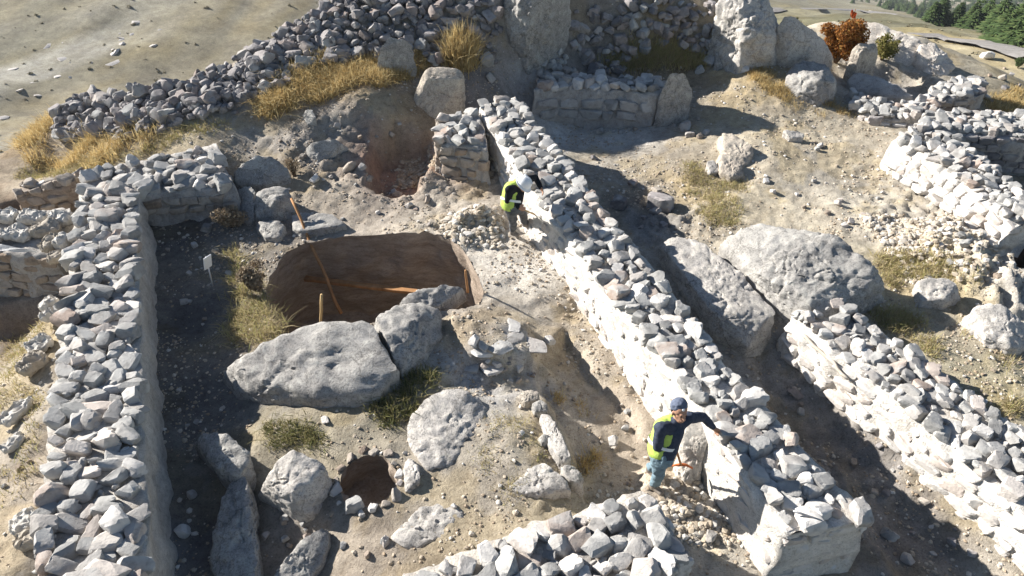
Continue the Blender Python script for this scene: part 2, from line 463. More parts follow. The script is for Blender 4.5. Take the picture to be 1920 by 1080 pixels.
# steps cut or raised in the ground: polygon, height there, change of level, width of the edge
STEPS = [
    ([(1000, 668), (1035, 740), (1076, 838), (1098, 915), (1180, 935), (1240, 800), (1150, 690), (1060, 600), (1025, 640)], -.1, -.22, .14),      # trench beside main wall
    ([(835, 605), (900, 585), (990, 600), (1022, 655), (950, 668), (880, 664)], .1, .16, .10),                                                        # crumbled paved corner
    ([(870, 672), (1000, 676), (1020, 720), (930, 730), (840, 720)], 0, -.12, .2),
    ([(690, 335), (705, 275), (740, 258), (800, 268), (806, 300), (780, 340), (735, 352)], .3, -.55, .22),                                            # reddish hollow
    ([(1842, 470), (1876, 436), (1960, 425), (2000, 520), (1905, 500)], 0, -.9, .12),                                                                 # brown pit at the right
    ([(1460, 640), (1400, 640), (1470, 760), (1640, 960), (1760, 1100), (1900, 1180), (1960, 1160), (1830, 1010), (1690, 890), (1560, 750)], -.5, -.18, .25),
    ([(-160, 560), (-160, 640), (-10, 640), (70, 610), (88, 560)], -.4, -.5, .25),                                                                    # dark room left
    ([(0, 340), (50, 345), (110, 360), (120, 400), (0, 410), (-40, 380)], .1, -.45, .15),                                                             # hollow at the left edge
    ([(1600, 140), (1700, 190), (1760, 180), (1720, 140), (1640, 130)], .1, -.25, .3),
    ([(470, 820), (480, 980), (520, 1000), (610, 960), (610, 1080), (320, 1200), (300, 900), (330, 800)], -.3, -.08, .3),
]
for pts, zz, dz, wd in STEPS:
    d, _, _ = sdist(poly_w(pts, zz), XX, YY)
    d = d + 0.07 * fbm(np.c_[XX.ravel(), YY.ravel(), np.zeros(XX.size)], 3.0, 3).reshape(XX.shape)
    ZZ += dz * ss(0.5 - d / wd)
# heaps of spoil: pixel, level, radius, height
for px, py, z0, r, hgt in [(880, 425, .05, .55, .22), (905, 400, .08, .35, .15), (800, 340, .2, .4, .2), (760, 420, .1, .5, .06), (1300, 940, -.5, .4, .12), (1800, 440, 0, .8, .22), (1860, 520, 0, .7, .25),
                           (1760, 470, 0, .6, .12), (1160, 640, -.3, .5, .05), (1250, 760, -.4, .35, .1), (1400, 1010, -.5, .4, .1), (930, 330, .1, .4, .1), (660, 200, 1.0, .5, .15), (480, 860, -.3, .3, .05)]:
    c = P(px, py, z0)
    ZZ += hgt * np.exp(-((XX - c.x) ** 2 + (YY - c.y) ** 2) / (r * r))
flat3 = np.c_[XX.ravel(), YY.ravel(), np.zeros(XX.size)]
dist = np.hypot(XX, YY - 9)
rough = np.clip(dist / 30, 0, 1)
ZZ += (0.055 * fbm(flat3, 1.1, 4)).reshape(XX.shape)
lump = fbm(flat3, 6.5, 3, 0.7, 3).reshape(XX.shape)
ROUGH = 0.011 + 0.022 * np.clip(fbm(flat3, 0.5, 2, 0.5, 5).reshape(XX.shape), 0, 1)
for px, py, z0, r, amp in [(880, 425, .05, .8, .09), (790, 330, .2, .6, .07), (1820, 440, 0, 1.4, .10), (1300, 930, -.5, .6, .06), (640, 260, .7, 1.2, .06), (1250, 420, -.2, .9, .06), (930, 330, .1, .5, .06), (1600, 860, -.75, 1.0, .04), (1860, 530, 0, 1.0, .1)]:
    c = P(px, py, z0)
    ROUGH += amp * np.exp(-((XX - c.x) ** 2 + (YY - c.y) ** 2) / (r * r))
sm = P(985, 500, -.03)
ROUGH *= 1 - 0.75 * np.exp(-((XX - sm.x) ** 2 + (YY - sm.y) ** 2) / 0.7)
ZZ += ROUGH * lump
ZZ += rough * (1.6 * fbm(flat3, 0.035, 5, 0.55, 8).reshape(XX.shape) + 0.35 * fbm(flat3, .25, 3, .55, 2).reshape(XX.shape))

# pits cut right through the sheet
PIT_A = smooth_poly(poly_w([(498, 548), (502, 508), (520, 472), (558, 449), (625, 438), (700, 437), (770, 440), (822, 446), (862, 468), (890, 508), (906, 553), (870, 580), (780, 590), (680, 610), (600, 622), (525, 612)], 0.03), 120)
PIT_B = smooth_poly(poly_w([(634, 905), (640, 878), (665, 858), (700, 852), (732, 864), (745, 890), (738, 920), (715, 942), (680, 946), (650, 935)], -.05), 60)
for _p, _a in ((PIT_A, .03), (PIT_B, .025)):
    _c = _p.mean(0); _d = _p - _c; _l = np.linalg.norm(_d, axis=1)[:, None]
    _p += _d / _l * (fbm(np.c_[_p, np.zeros(len(_p))], 2.6, 4, .6, 61) * _a)[:, None]
hole = np.zeros(XX.shape, dtype=bool)
for poly in (PIT_A, PIT_B):
    lo = poly.min(0) - .5; hi = poly.max(0) + .5
    ix = np.where((GX > lo[0]) & (GX < hi[0]))[0]; iy = np.where((GY > lo[1]) & (GY < hi[1]))[0]
    sl = np.ix_(iy, ix)
    d, bx, by = sdist(poly, XX[sl], YY[sl])
    snap = np.abs(d) < 0.034
    x_, y_ = XX[sl].copy(), YY[sl].copy()
    x_[snap] = bx[snap]; y_[snap] = by[snap]
    XX[sl] = x_; YY[sl] = y_
    hole[sl] |= d < -0.034
ny, nx = XX.shape


def hz(x, y):
    """terrain height"""
    x = np.atleast_1d(np.asarray(x, float)); y = np.atleast_1d(np.asarray(y, float))
    i = np.clip(np.searchsorted(GX, x) - 1, 0, nx - 2); j = np.clip(np.searchsorted(GY, y) - 1, 0, ny - 2)
    tx = np.clip((x - GX[i]) / (GX[i + 1] - GX[i]), 0, 1); ty = np.clip((y - GY[j]) / (GY[j + 1] - GY[j]), 0, 1)
    return (ZZ[j, i] * (1 - tx) + ZZ[j, i + 1] * tx) * (1 - ty) + (ZZ[j + 1, i] * (1 - tx) + ZZ[j + 1, i + 1] * tx) * ty


def hz1(x, y): return float(hz(x, y)[0])


def G(px, py, far=900, near=4.0):
    """where the line of sight through a pixel meets the ground"""
    u = (px - 960) / FPX; v = (py - 540) / FPX
    d = np.array([u, cP - v * sP, -(sP + v * cP)])
    t = near * (far / near) ** np.linspace(0, 1, 900)
    zz = CAMH + d[2] * t - hz(d[0] * t, d[1] * t)
    k = np.argmax(zz < 0)
    if zz[k] >= 0: return None
    a, b = t[k - 1], t[k]
    for _ in range(20):
        m = 0.5 * (a + b)
        if CAMH + d[2] * m < hz1(d[0] * m, d[1] * m): b = m
        else: a = m
    return Vector((d[0] * b, d[1] * b, hz1(d[0] * b, d[1] * b)))


# the road is cut into the slope: centre line on the far hillside, ground pressed just below it
ROADS = []
for cl, wd in (([(1728, 70), (1765, 69), (1830, 77), (1890, 88), (1960, 104)], 4.6), ([(1400, 16), (1480, 15), (1560, 16), (1620, 20), (1690, 29)], 4.2)):
    cl = np.array(cl, float); sl_ = np.r_[0, np.cumsum(np.hypot(*np.diff(cl, axis=0).T))]; tq = np.linspace(0, sl_[-1], 50)
    pts = [G(float(np.interp(v, sl_, cl[:, 0])), float(np.interp(v, sl_, cl[:, 1])), near=42.0) for v in tq]
    C_ = np.array([tuple(p) for p in pts])
    ker = np.ones(15) / 15
    C_ = np.c_[[np.convolve(np.pad(C_[:, q], 7, mode='edge'), ker, 'valid') for q in range(3)]].T
    ROADS.append((C_, wd))
for C_, wd in ROADS:
    m_ = (YY > 38) & (XX > 0) & (XX < 110) & (YY < 190)
    xs_, ys_ = XX[m_], YY[m_]
    d2 = (xs_[:, None] - C_[None, :, 0]) ** 2 + (ys_[:, None] - C_[None, :, 1]) ** 2
    k_ = d2.argmin(1); dm = np.sqrt(d2.min(1))
    f_ = ss(1 - (dm - wd * .9) / 5.0)
    ZZ[m_] = ZZ[m_] * (1 - f_) + (C_[k_, 2] - .35) * f_

# soil colours by place; shade behind the main wall is painted in darker
SOIL = [  # pixel, height, colour
    (620, 360, .2, (.40, .34, .26)), (800, 390, .1, (.46, .40, .32)), (980, 500, 0, (.58, .53, .46)), (930, 480, 0, (.56, .50, .42)), (1000, 430, 0, (.56, .50, .42)), (1100, 640, -.3, (.44, .37, .28)), (1180, 760, -.4, (.42, .34, .25)),
    (1250, 900, -.5, (.44, .36, .27)), (1320, 1000, -.5, (.46, .41, .33)), (900, 620, 0, (.40, .33, .25)), (960, 640, .2, (.52, .48, .43)), (900, 700, 0, (.44, .43, .42)), (850, 880, 0, (.43, .37, .28)), (1000, 820, 0, (.42, .36, .27)), (900, 1020, 0, (.44, .38, .29)), (700, 1040, -.1, (.38, .31, .23)), (560, 830, 0, (.36, .31, .21)), (780, 760, 0, (.36, .31, .20)),
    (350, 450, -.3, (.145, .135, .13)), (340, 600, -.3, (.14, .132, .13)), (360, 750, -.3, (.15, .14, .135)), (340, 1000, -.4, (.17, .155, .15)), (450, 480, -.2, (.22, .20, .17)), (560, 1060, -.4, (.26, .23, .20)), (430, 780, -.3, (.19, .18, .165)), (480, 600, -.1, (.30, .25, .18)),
    (60, 900, .1, (.40, .33, .25)), (20, 780, 0, (.38, .33, .26)), (60, 680, 0, (.40, .34, .26)), (20, 600, -.5, (.25, .20, .16)), (100, 600, .3, (.44, .37, .25)),
    (480, 255, .7, (.34, .30, .25)), (560, 250, .8, (.33, .29, .25)), (620, 240, .8, (.33, .30, .26)), (680, 235, .8, (.30, .24, .20)), (720, 280, .4, (.36, .20, .125)), (760, 310, .1, (.40, .21, .13)), (700, 170, 1.3, (.36, .29, .18)), (520, 320, .4, (.35, .30, .24)), (350, 240, .9, (.42, .34, .21)), (200, 290, .5, (.40, .33, .20)),
    (60, 300, .3, (.42, .35, .25)), (600, 120, 1.5, (.30, .26, .22)), (400, 140, 1.5, (.30, .27, .24)), (30, 390, -.2, (.42, .28, .14)), (60, 370, -.2, (.30, .20, .13)),
    (950, 180, .6, (.22, .20, .19)), (1100, 110, .8, (.26, .23, .20)), (1250, 110, .7, (.24, .19, .12)), (1050, 230, 0, (.42, .41, .40)), (1150, 230, 0, (.46, .45, .43)), (1180, 300, -.1, (.34, .30, .24)), (1200, 400, -.15, (.26, .25, .24)), (1300, 330, 0, (.42, .34, .22)), (1350, 380, 0, (.44, .37, .25)), (1400, 220, .3, (.40, .34, .24)),  # includes ground behind the main wall, darkened to deepen its shade
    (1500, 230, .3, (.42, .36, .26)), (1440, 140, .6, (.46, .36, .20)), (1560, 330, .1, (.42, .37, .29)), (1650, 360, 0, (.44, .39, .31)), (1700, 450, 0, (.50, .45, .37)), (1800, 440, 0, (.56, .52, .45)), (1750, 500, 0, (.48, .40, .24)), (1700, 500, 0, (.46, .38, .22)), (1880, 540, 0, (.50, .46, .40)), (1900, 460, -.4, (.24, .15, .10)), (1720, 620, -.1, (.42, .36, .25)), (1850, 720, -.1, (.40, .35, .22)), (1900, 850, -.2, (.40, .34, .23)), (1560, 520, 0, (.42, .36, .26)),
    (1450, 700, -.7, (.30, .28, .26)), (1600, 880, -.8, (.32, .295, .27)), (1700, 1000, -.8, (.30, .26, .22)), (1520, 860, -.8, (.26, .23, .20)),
    (1650, 150, .1, (.50, .45, .37)), (1800, 170, .2, (.46, .41, .32)), (1890, 180, 0, (.46, .38, .22)), (1700, 60, .3, (.50, .44, .34)), (1620, 50, .6, (.50, .44, .34)), (1850, 130, -.1, (.44, .38, .26)), (1880, 240, -.1, (.44, .38, .24)),
]
SOILW = np.array([(*tuple(P(a, b, z))[:2], *c) for a, b, z, c in SOIL] + [
    (-60, 120, .27, .245, .18), (-30, 40, .29, .26, .195), (0, 60, .29, .26, .185), (-120, 200, .28, .265, .21), (-20, 20, .32, .28, .21), (-15, 24, .30, .265, .20), (-200, 400, .28, .28, .25), (0, 200, .27, .245, .18), (-90, 70, .29, .265, .21), (-50, 80, .27, .245, .185),
    (20, 40, .46, .38, .23), (30, 60, .50, .42, .27), (50, 75, .46, .38, .22), (60, 110, .16, .155, .09), (45, 100, .2, .19, .11), (100, 150, .13, .135, .08), (150, 260, .12, .125, .085), (25, 24, .42, .35, .21), (24, 30, .46, .39, .24), (80, 500, .2, .2, .13), (-14, 8, .4, .34, .26), (0, 2, .4, .34, .26), (14, 3, .38, .33, .25)])
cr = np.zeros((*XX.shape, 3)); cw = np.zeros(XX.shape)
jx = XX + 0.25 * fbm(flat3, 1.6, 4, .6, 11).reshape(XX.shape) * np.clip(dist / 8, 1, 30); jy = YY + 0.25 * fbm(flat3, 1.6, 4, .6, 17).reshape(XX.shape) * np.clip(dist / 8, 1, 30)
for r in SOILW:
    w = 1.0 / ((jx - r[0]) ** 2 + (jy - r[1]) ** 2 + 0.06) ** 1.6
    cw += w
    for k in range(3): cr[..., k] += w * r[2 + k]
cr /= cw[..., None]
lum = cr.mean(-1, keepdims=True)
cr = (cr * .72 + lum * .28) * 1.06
# grass-stained and dust-paled patches
patch = fbm(flat3, 0.9, 5, .6, 21).reshape(XX.shape)
g1 = np.clip((patch - .15) * 2.2, 0, .55)[..., None]
cr = cr * (1 - g1) + g1 * cr * np.array([1.02, .93, .72])
g2 = np.clip((-patch - .25) * 2.2, 0, .5)[..., None]
cr = cr * (1 - g2) + g2 * np.clip(cr * 1.18, 0, .7)
# pale rock showing through the far slope on the left, in slanting streaks
st = fbm(np.c_[(XX * .5 + YY).ravel() * .022, (XX - YY * .5).ravel() * .12, np.zeros(XX.size)], 1.0, 5, .6, 31).reshape(XX.shape)
oc = .75 * np.exp(-(((XX + 45) / 24) ** 2 + ((YY - 66) / 18) ** 2))
g3 = (np.clip((st - .12) * 4, 0, 1) * np.clip(oc * 1.6, 0, 1))[..., None]
cr = cr * (1 - g3) + g3 * np.array([.58, .56, .54])
gb = np.clip(fbm(flat3, .10, 5, .65, 37).reshape(XX.shape) * 1.4, 0, 1)[..., None] * np.clip((dist - 25) / 20, 0, 1)[..., None]
cr = cr * (1 - np.array([.08, .09, .17]) * np.clip((dist - 25) / 20, 0, 1)[..., None])
cr = cr * (1 - .45 * gb) + .45 * gb * np.array([.28, .27, .22])

idx = np.arange(ny * nx).reshape(ny, nx)
quads = np.stack([idx[:-1, :-1], idx[:-1, 1:], idx[1:, 1:], idx[1:, :-1]], -1).reshape(-1, 4)
hq = hole.ravel()[quads].any(1)
quads = quads[~hq]
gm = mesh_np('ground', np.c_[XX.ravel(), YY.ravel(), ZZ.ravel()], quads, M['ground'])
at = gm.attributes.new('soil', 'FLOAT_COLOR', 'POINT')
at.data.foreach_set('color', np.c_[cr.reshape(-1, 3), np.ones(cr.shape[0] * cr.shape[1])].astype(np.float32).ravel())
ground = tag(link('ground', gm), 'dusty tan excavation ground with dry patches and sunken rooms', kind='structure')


def pit(name, poly, depth, label, flare=0.0, seed=1.0):
    n = len(poly); rows = 26
    c = poly.mean(0)
    V = []; 
    for r in range(rows + 1):
        t = r / rows
        k = 1 + flare * math.sin(min(1, t * 1.3) * math.pi * .5)
        for i in range(n):
            p = c + (poly[i] - c) * k
            z0 = hz1(*poly[i]) + .004
            V.append((p[0], p[1], z0 * (1 - t) + (-depth) * t - .0))
    V = np.array(V)
    nz = fbm(V, 2.2, 4, .55, seed)
    dirs = V[:, :2] - c; dirs /= np.linalg.norm(dirs, axis=1)[:, None]
    tt = np.repeat(np.arange(rows + 1) / rows, n)
    nz2 = fbm(V * np.array([1, 1, .35]), 7, 3, .6, seed + 2)
    V[:, :2] += dirs * ((nz * .09 + nz2 * .03) * np.clip(tt * 6, 0, 1))[:, None]
    Fq = []
    for r in range(rows):
        for i in range(n):
            a = r * n + i; b = r * n + (i + 1) % n
            Fq.append((a, a + n, b + n, b))
    wall = tag(link(name, mesh_np(name, V, Fq, M['pit'])), label, kind='structure')
    ring = V[-n:]
    R = [ring]; 
    for k in (.8, .6, .4, .2, .02):
        q = ring.copy(); q[:, :2] = c + (ring[:, :2] - c) * k; R.append(q)
    VV = np.concatenate(R); VV[:, 2] += .06 * fbm(VV, 2.0, 3, .5, 4)
    VV[:n] = ring
    Fq = [(r * n + i, (r + 1) * n + i, (r + 1) * n + (i + 1) % n, r * n + (i + 1) % n) for r in range(5) for i in range(n)]
    fl = link(name.replace('_pit', '') + '_pit_floor', mesh_np(name + '_floor', VV, Fq, M['pit']))
    fl['kind'] = 'structure'
    return wall


pit('storage_pit', PIT_A, 1.9, 'deep brown storage pit dug behind the long split boulder', .06)
pit('round_pit', PIT_B, .58, 'small round pit with brown walls near the angular boulder', .12, 3.0)

# ------------------------------------------------------------------ stones
def ico(sub):
    bm = bmesh.new(); bmesh.ops.create_icosphere(bm, subdivisions=sub, radius=1)
    V = np.array([v.co[:] for v in bm.verts]); Fa = np.array([[v.index for v in f.verts] for f in bm.faces]); bm.free()
    return V, Fa


ICO = {k: ico(k) for k in (1, 2, 3, 4, 5, 6)}


def softmin_planes(D, nrm, dist_, k):
    dn = D @ nrm.T
    r = np.where(dn > 1e-3, dist_ / np.maximum(dn, 1e-3), 1e3)
    r = np.minimum(r, 1e3)
    return -np.log(np.sum(np.exp(-k * np.minimum(r, 8)), 1)) / k


def rock_shape(seed, sub, planes=11, k=14, flat=1.0, noise=.05):
    rg = np.random.default_rng(seed)
    D, Fa = ICO[sub]
    nrm = rg.normal(size=(planes, 3))
    box = np.array([[1, 0, 0], [-1, 0, 0], [0, 1, 0], [0, -1, 0], [0, 0, 1], [0, 0, -1]], float) + rg.normal(scale=.16, size=(6, 3))
    nrm = np.concatenate([box, nrm]); nrm /= np.linalg.norm(nrm, axis=1)[:, None]
    dd = np.concatenate([rg.uniform(.7, .9, 6), rg.uniform(.72, 1.1, planes)])
    r = softmin_planes(D, nrm, dd, k)
    V = D * r[:, None]
    V *= (1 + noise * fbm(V + seed, 2.2, 3))[:, None]
    V -= (V.max(0) + V.min(0)) / 2
    V /= np.abs(V).max(0)
    return V, Fa


ROCK2 = [rock_shape(100 + i, 3, planes=random.choice((3, 4, 6, 8)), k=random.choice((30, 45, 60)), noise=.035) for i in range(30)]
ROCK1 = [rock_shape(300 + i, 1, planes=8, k=18) for i in range(14)]
_rock_mesh = {}


def rock_mesh(i, matname):
    key = (i, matname)
    if key not in _rock_mesh:
        V, Fa = ROCK2[i]
        _rock_mesh[key] = mesh_np('stone', V, Fa, M[matname], True, 24)
    return _rock_mesh[key]


def put_stone(name, parent, loc, dims, rot, matname='stone', label=None, cat=None, group=None):
    o = bpy.data.objects.new(name, rock_mesh(random.randrange(len(ROCK2)), matname))
    COL.objects.link(o)
    if parent is not None:
        o.parent = parent
        o.location = Vector(loc) - parent.location
    else:
        o.location = loc
    o.scale = (dims[0] / 2, dims[1] / 2, dims[2] / 2)
    o.rotation_euler = rot
    if label: tag(o, label, cat, group)
    return o


def join_rocks(items, matname, name):
    """many small rocks as one mesh: (loc, dims, euler)"""
    Vs = []; Fs = []; off = 0
    for loc, dims, e in items:
        V, Fa = ROCK1[random.randrange(len(ROCK1))]
        R = np.array(Euler(e).to_matrix())
        Vs.append((V * (np.array(dims) / 2)) @ R.T + np.array(loc)); Fs.append(Fa + off); off += len(V)
    return mesh_np(name, np.concatenate(Vs), np.concatenate(Fs), M[matname], True, 25)


def resample(pts, n):
    p = np.array([tuple(q) for q in pts], float)
    s = np.r_[0, np.cumsum(np.linalg.norm(np.diff(p, axis=0), axis=1))]
    t = np.linspace(0, s[-1], n)
    return np.c_[[np.interp(t, s, p[:, k]) for k in range(3)]].T, s[-1]


def wall(name, label, Lp, Rp, zbL, zbR, size=.26, core='mortar', top='stone', face='stone_pale', facing=('L',), group=None, batter=.06, elong=1.25, fill=.97, proud=.30, course=.17, bury=.3, lie=0.0, jit=.25, facegap=.0, facedepth=.035, wob=.06, loose=0.0, gap=1.0):
    """a rubble wall: a mortar core, stones bedded on its top, facing stones on the faces that show"""
    n = 90
    L, ll = resample([P(*q) for q in Lp], n)
    Rr, lr = resample([P(*q) for q in Rp], n)
    length = .5 * (ll + lr)
    base = empty(name, Vector((*((L[0] + Rr[0]) / 2)[:2], min(zbL[0], zbR[0]))))
    tag(base, label, 'wall', group, 'thing')
    org = np.array(base.location)
    tt = np.linspace(0, 1, n)
    zl = np.interp(tt, np.linspace(0, 1, len(zbL)), zbL); zr = np.interp(tt, np.linspace(0, 1, len(zbR)), zbR)
    out = Rr - L; out[:, 2] = 0; wid = np.linalg.norm(out, axis=1); out /= wid[:, None]
    rows = 9; cols = 9; sec = []
    for r in range(rows):
        t = r / rows
        p = L.copy(); p[:, 2] = (zl - bury) * (1 - t) + L[:, 2] * t; p -= out * (batter * (1 - t)); sec.append(p)
    for cidx in range(cols + 1):
        t = cidx / cols
        sec.append(L * (1 - t) + Rr * t)
    for r in range(1, rows + 1):
        t = r / rows
        p = Rr.copy(); p[:, 2] = Rr[:, 2] * (1 - t) + (zr - bury) * t; p += out * (batter * t); sec.append(p)
    S = np.array(sec)                                   # m x n x 3
    m = len(S)
    V = S.reshape(-1, 3).copy()
    nz = fbm(V, 3.5, 4, .55, len(name)); nz2 = fbm(V, 3.5, 4, .55, len(name) + 9); nz3 = fbm(V, 3.5, 4, .55, len(name) + 19)
    V += np.c_[nz, nz2, nz3 * .7] * wob
    id2 = np.arange(m * n).reshape(m, n)
    Fq = np.stack([id2[:-1, :-1], id2[1:, :-1], id2[1:, 1:], id2[:-1, 1:]], -1).reshape(-1, 4)
    V = list(V); Fl = [tuple(q) for q in Fq]
    for e, flip in ((0, False), (n - 1, True)):        # closed ends as strips between the two faces
        prev = None
        for r in range(rows):
            a, b = id2[r, e], id2[m - 1 - r, e]
            mids = []
            for kx in range(1, 6):
                q = V[a] * (1 - kx / 6) + V[b] * (kx / 6)
                V.append(q + np.array(RNG.normal(size=3)) * wob * .35); mids.append(len(V) - 1)
            rowi = [a] + mids + [b]
            if prev is not None:
                for kx in range(6):
                    f = (prev[kx], prev[kx + 1], rowi[kx + 1], rowi[kx])
                    Fl.append(f if not flip else f[::-1])
            prev = rowi
        toprow = [id2[rows + round(kx * cols / 6), e] for kx in range(7)]
        for kx in range(6):
            f = (prev[kx], prev[kx + 1], toprow[kx + 1], toprow[kx])
            Fl.append(f if not flip else f[::-1])
    link('core', mesh_np(name + '_core', np.array(V) - org, Fl, M[core]), base)

    def at_(arr, s):
        f = np.clip(s / length, 0, 1) * (n - 1); i = int(min(n - 2, f)); a = f - i
        return arr[i] * (1 - a) + arr[i + 1] * a
    cnt = 0
    s = size * .4; row = 0
    while s < length - size * .25 and size > 0 and top:
        w = float(at_(wid, s))
        k = max(1, round((w - size * .1) / (size * random.uniform(.94, 1.12))))
        for i in range(k):
            t = (i + .5 + random.uniform(-jit, jit) * .8) / k
            t = .5 + (t - .5) * fill
            if random.random() < loose: continue
            s2 = s + random.uniform(-jit, jit) * size * .8 + (size * .22 if i % 2 else -size * .22)
            if s2 < 0.05 or s2 > length - .05: continue
            p = at_(L, s2) * (1 - t) + at_(Rr, s2) * t
            sc_ = size * gap * random.choice((.62, .8, .9, .95, 1.0, 1.05, 1.12, 1.2, 1.34))
            el = random.uniform(1.0, elong)
            dims = (sc_ * el * 1.08, sc_ * 1.02 / math.sqrt(el), sc_ * random.choice((.4, .62, .75, .85, .92)))
            d = at_(out, s2)
            yaw = math.atan2(d[1], d[0]) + random.gauss(0, .45) + (math.pi / 2 if random.random() < .35 else 0)
            put_stone('cap_stone', base, (p[0], p[1], p[2] + dims[2] * (proud - .12) + random.uniform(-.02, .03)), dims, (random.gauss(0, .22), random.gauss(0, .22), yaw), top if random.random() > .12 else 'stone_pale')
            cnt += 1
        s += size * random.uniform(.86, .98); row += 1
    if top and size > 0:
        chips = []
        for _ in range(int(length / size * float(np.mean(wid)) / size * .8)):
            s2 = random.uniform(.05, length - .05); t = random.uniform(.03, .97)
            p = at_(L, s2) * (1 - t) + at_(Rr, s2) * t - org; q = random.uniform(.04, .11)
            chips.append(((p[0], p[1], p[2] + q * .3 + random.uniform(0, .03)), (q * 1.3, q, q * .8), (random.gauss(0, .4), random.gauss(0, .4), random.uniform(0, 6))))
        ch = link('chinking_stones', join_rocks(chips, top, 'chinking_stones'), base); ch['kind'] = 'stuff'
    # facing stones
    for fc in facing:
        if fc in ('L', 'R'):
            arr, zb, sg = (L, zl, -1) if fc == 'L' else (Rr, zr, 1)
            zmin = min(zb); zmax = max(arr[:, 2])
            z = zmin + course * .4; cr_ = 0
            while z < zmax - .02:
                s = random.uniform(0, .2)
                hgt = course * random.uniform(.8, 1.15)
                while s < length:
                    ln = random.uniform(.18, .42) * course / .17
                    q = at_(arr, s + ln / 2)
                    zbq = float(at_(zb, s + ln / 2))
                    frac = (q[2] - z) / max(.05, q[2] - zbq)
                    if z > zbq - .02 and z < q[2] - hgt * .3 and random.random() > facegap and s + ln < length + .05:
                        d = at_(out, s + ln / 2)
                        tan = at_(arr, min(length, s + ln)) - at_(arr, s)
                        yaw = math.atan2(tan[1], tan[0])
                        loc = (q[0] + sg * d[0] * (batter * frac + facedepth - .09), q[1] + sg * d[1] * (batter * frac + facedepth - .09), z)
                        put_stone('facing_stone', base, loc, (ln * 1.04, .24, hgt * 1.02), (random.gauss(0, .07), random.gauss(0, .09), yaw + random.gauss(0, .06)), face)
                        cnt += 1
                    s += ln * 1.03
                z += hgt * 1.02; cr_ += 1
        else:
            e = 0 if fc == 'A' else n - 1
            a, b = L[e], Rr[e]
            along = (L[1] - L[0]) if e == 0 else (L[-2] - L[-1]); along[2] = 0; along /= np.linalg.norm(along)
            zb = min(zl[e], zr[e]); z = zb + course * .4
            d = (b - a); ln_tot = np.linalg.norm(d[:2])
            while z < a[2] - .03:
                s = 0; hgt = course * random.uniform(.8, 1.15)
                while s < ln_tot:
                    ln = min(random.uniform(.22, .45), ln_tot - s + .06)
                    q = a + d * ((s + ln / 2) / ln_tot)
                    put_stone('facing_stone', base, (q[0] + along[0] * (.09 - facedepth), q[1] + along[1] * (.09 - facedepth), z), (ln * 1.02, .24, hgt), (random.gauss(0, .06), random.gauss(0, .07), math.atan2(d[1], d[0]) + random.gauss(0, .06)), face)
                    s += ln * 1.03
                z += hgt * 1.02
    return base


random.seed(11)
wall('rubble_wall', 'long diagonal rubble wall with white lime face, both workers beside it',
     [(1478, 1005, .38), (1392, 880, .42), (1335, 800, .45), (1262, 705, .46), (1180, 600, .48), (1095, 490, .60), (1012, 385, .78), (955, 290, .90), (897, 200, 1.0)],
     [(1632, 972, .36), (1535, 875, .42), (1453, 790, .45), (1370, 690, .46), (1300, 595, .50), (1215, 490, .62), (1130, 392, .78), (1050, 285, .90), (966, 182, 1.0)],
     (-.6, -.5, -.42, -.38, -.2, -.02, .0, .05, .1), (-.8, -.75, -.75, -.65, -.4, -.2, -.15, -.1, 0), size=.215, core='mortar_white', face='stone_pale', facing=('L', 'A'), facedepth=-.012, facegap=.2, wob=.045, batter=.10)
wall('rubble_wall', 'broad rubble wall with widely set grey stones beside the dark sunken room',
     [(48, 1180, .50), (66, 1060, .50), (85, 880, .50), (105, 720, .52), (122, 560, .55), (136, 450, .58), (152, 350, .62)],
     [(282, 1180, .50), (276, 1060, .50), (270, 880, .50), (266, 720, .52), (262, 560, .55), (260, 450, .58), (259, 360, .62)],
     (.0, .05, .1, .2, .1, .0), (-.5, -.45, -.38, -.34, -.32, -.3), size=.242, gap=.93, core='mortar', facing=(), elong=1.6, jit=.3, proud=.36, wob=.05, batter=.05)
wall('cross_wall', 'short rubble cross wall closing the far end of the dark sunken room',
     [(215, 372, .46), (262, 366, .46), (340, 360, .46), (438, 352, .48)], [(150, 335, .56), (215, 312, .58), (305, 294, .6), (408, 270, .64)], (.05, .05, .05), (.3, .35, .4), size=.235, core='mortar_grey', face='stone_brown', facing=('L', 'B'), facedepth=.03, course=.17)
wall('cross_wall', 'low rubble cross wall running out of the bottom edge of the picture',
     [(700, 1130, .15), (760, 1085, .18), (880, 1040, .2), (1010, 985, .22), (1110, 948, .24), (1210, 922, .25)], [(860, 1290, .15), (960, 1230, .18), (1080, 1180, .2), (1180, 1120, .22), (1250, 1080, .22), (1290, 1050, .22)],
     (-.1, -.05, -.02, -.05, -.1, -.2), (-.5, -.5, -.5, -.5, -.5), size=.23, core='mortar', facing=('B',), facedepth=.03, wob=.08, proud=.36)
wall('rubble_wall', 'rubble wall along the far side of the shaded trench, timber laid in its face',
     [(1480, 590, .10), (1582, 680, .08), (1682, 757, .06), (1775, 840, .04), (1865, 915, .0), (2040, 1070, -.02)], [(1545, 548, .18), (1650, 618, .16), (1770, 702, .14), (1880, 782, .1), (2060, 930, .08)],
     (-.55, -.6, -.65, -.7, -.75), (-.1, -.1, -.15, -.2, -.25), size=.205, core='mortar_white', face='stone_pale', facing=('L', 'A'), facedepth=.0, wob=.06, batter=.12, loose=.08)
wall('return_wall', 'stub of rubble wall joining the main wall behind the helmeted worker',
     [(818, 268, .86), (868, 274, .86), (915, 280, .86)], [(822, 222, .92), (866, 216, .94), (900, 208, .96)], (.15, .1, .05), (.2, .2, .2), size=.235, core='mortar_grey', face='stone_brown', facing=('L', 'A'), facedepth=.04, course=.2)
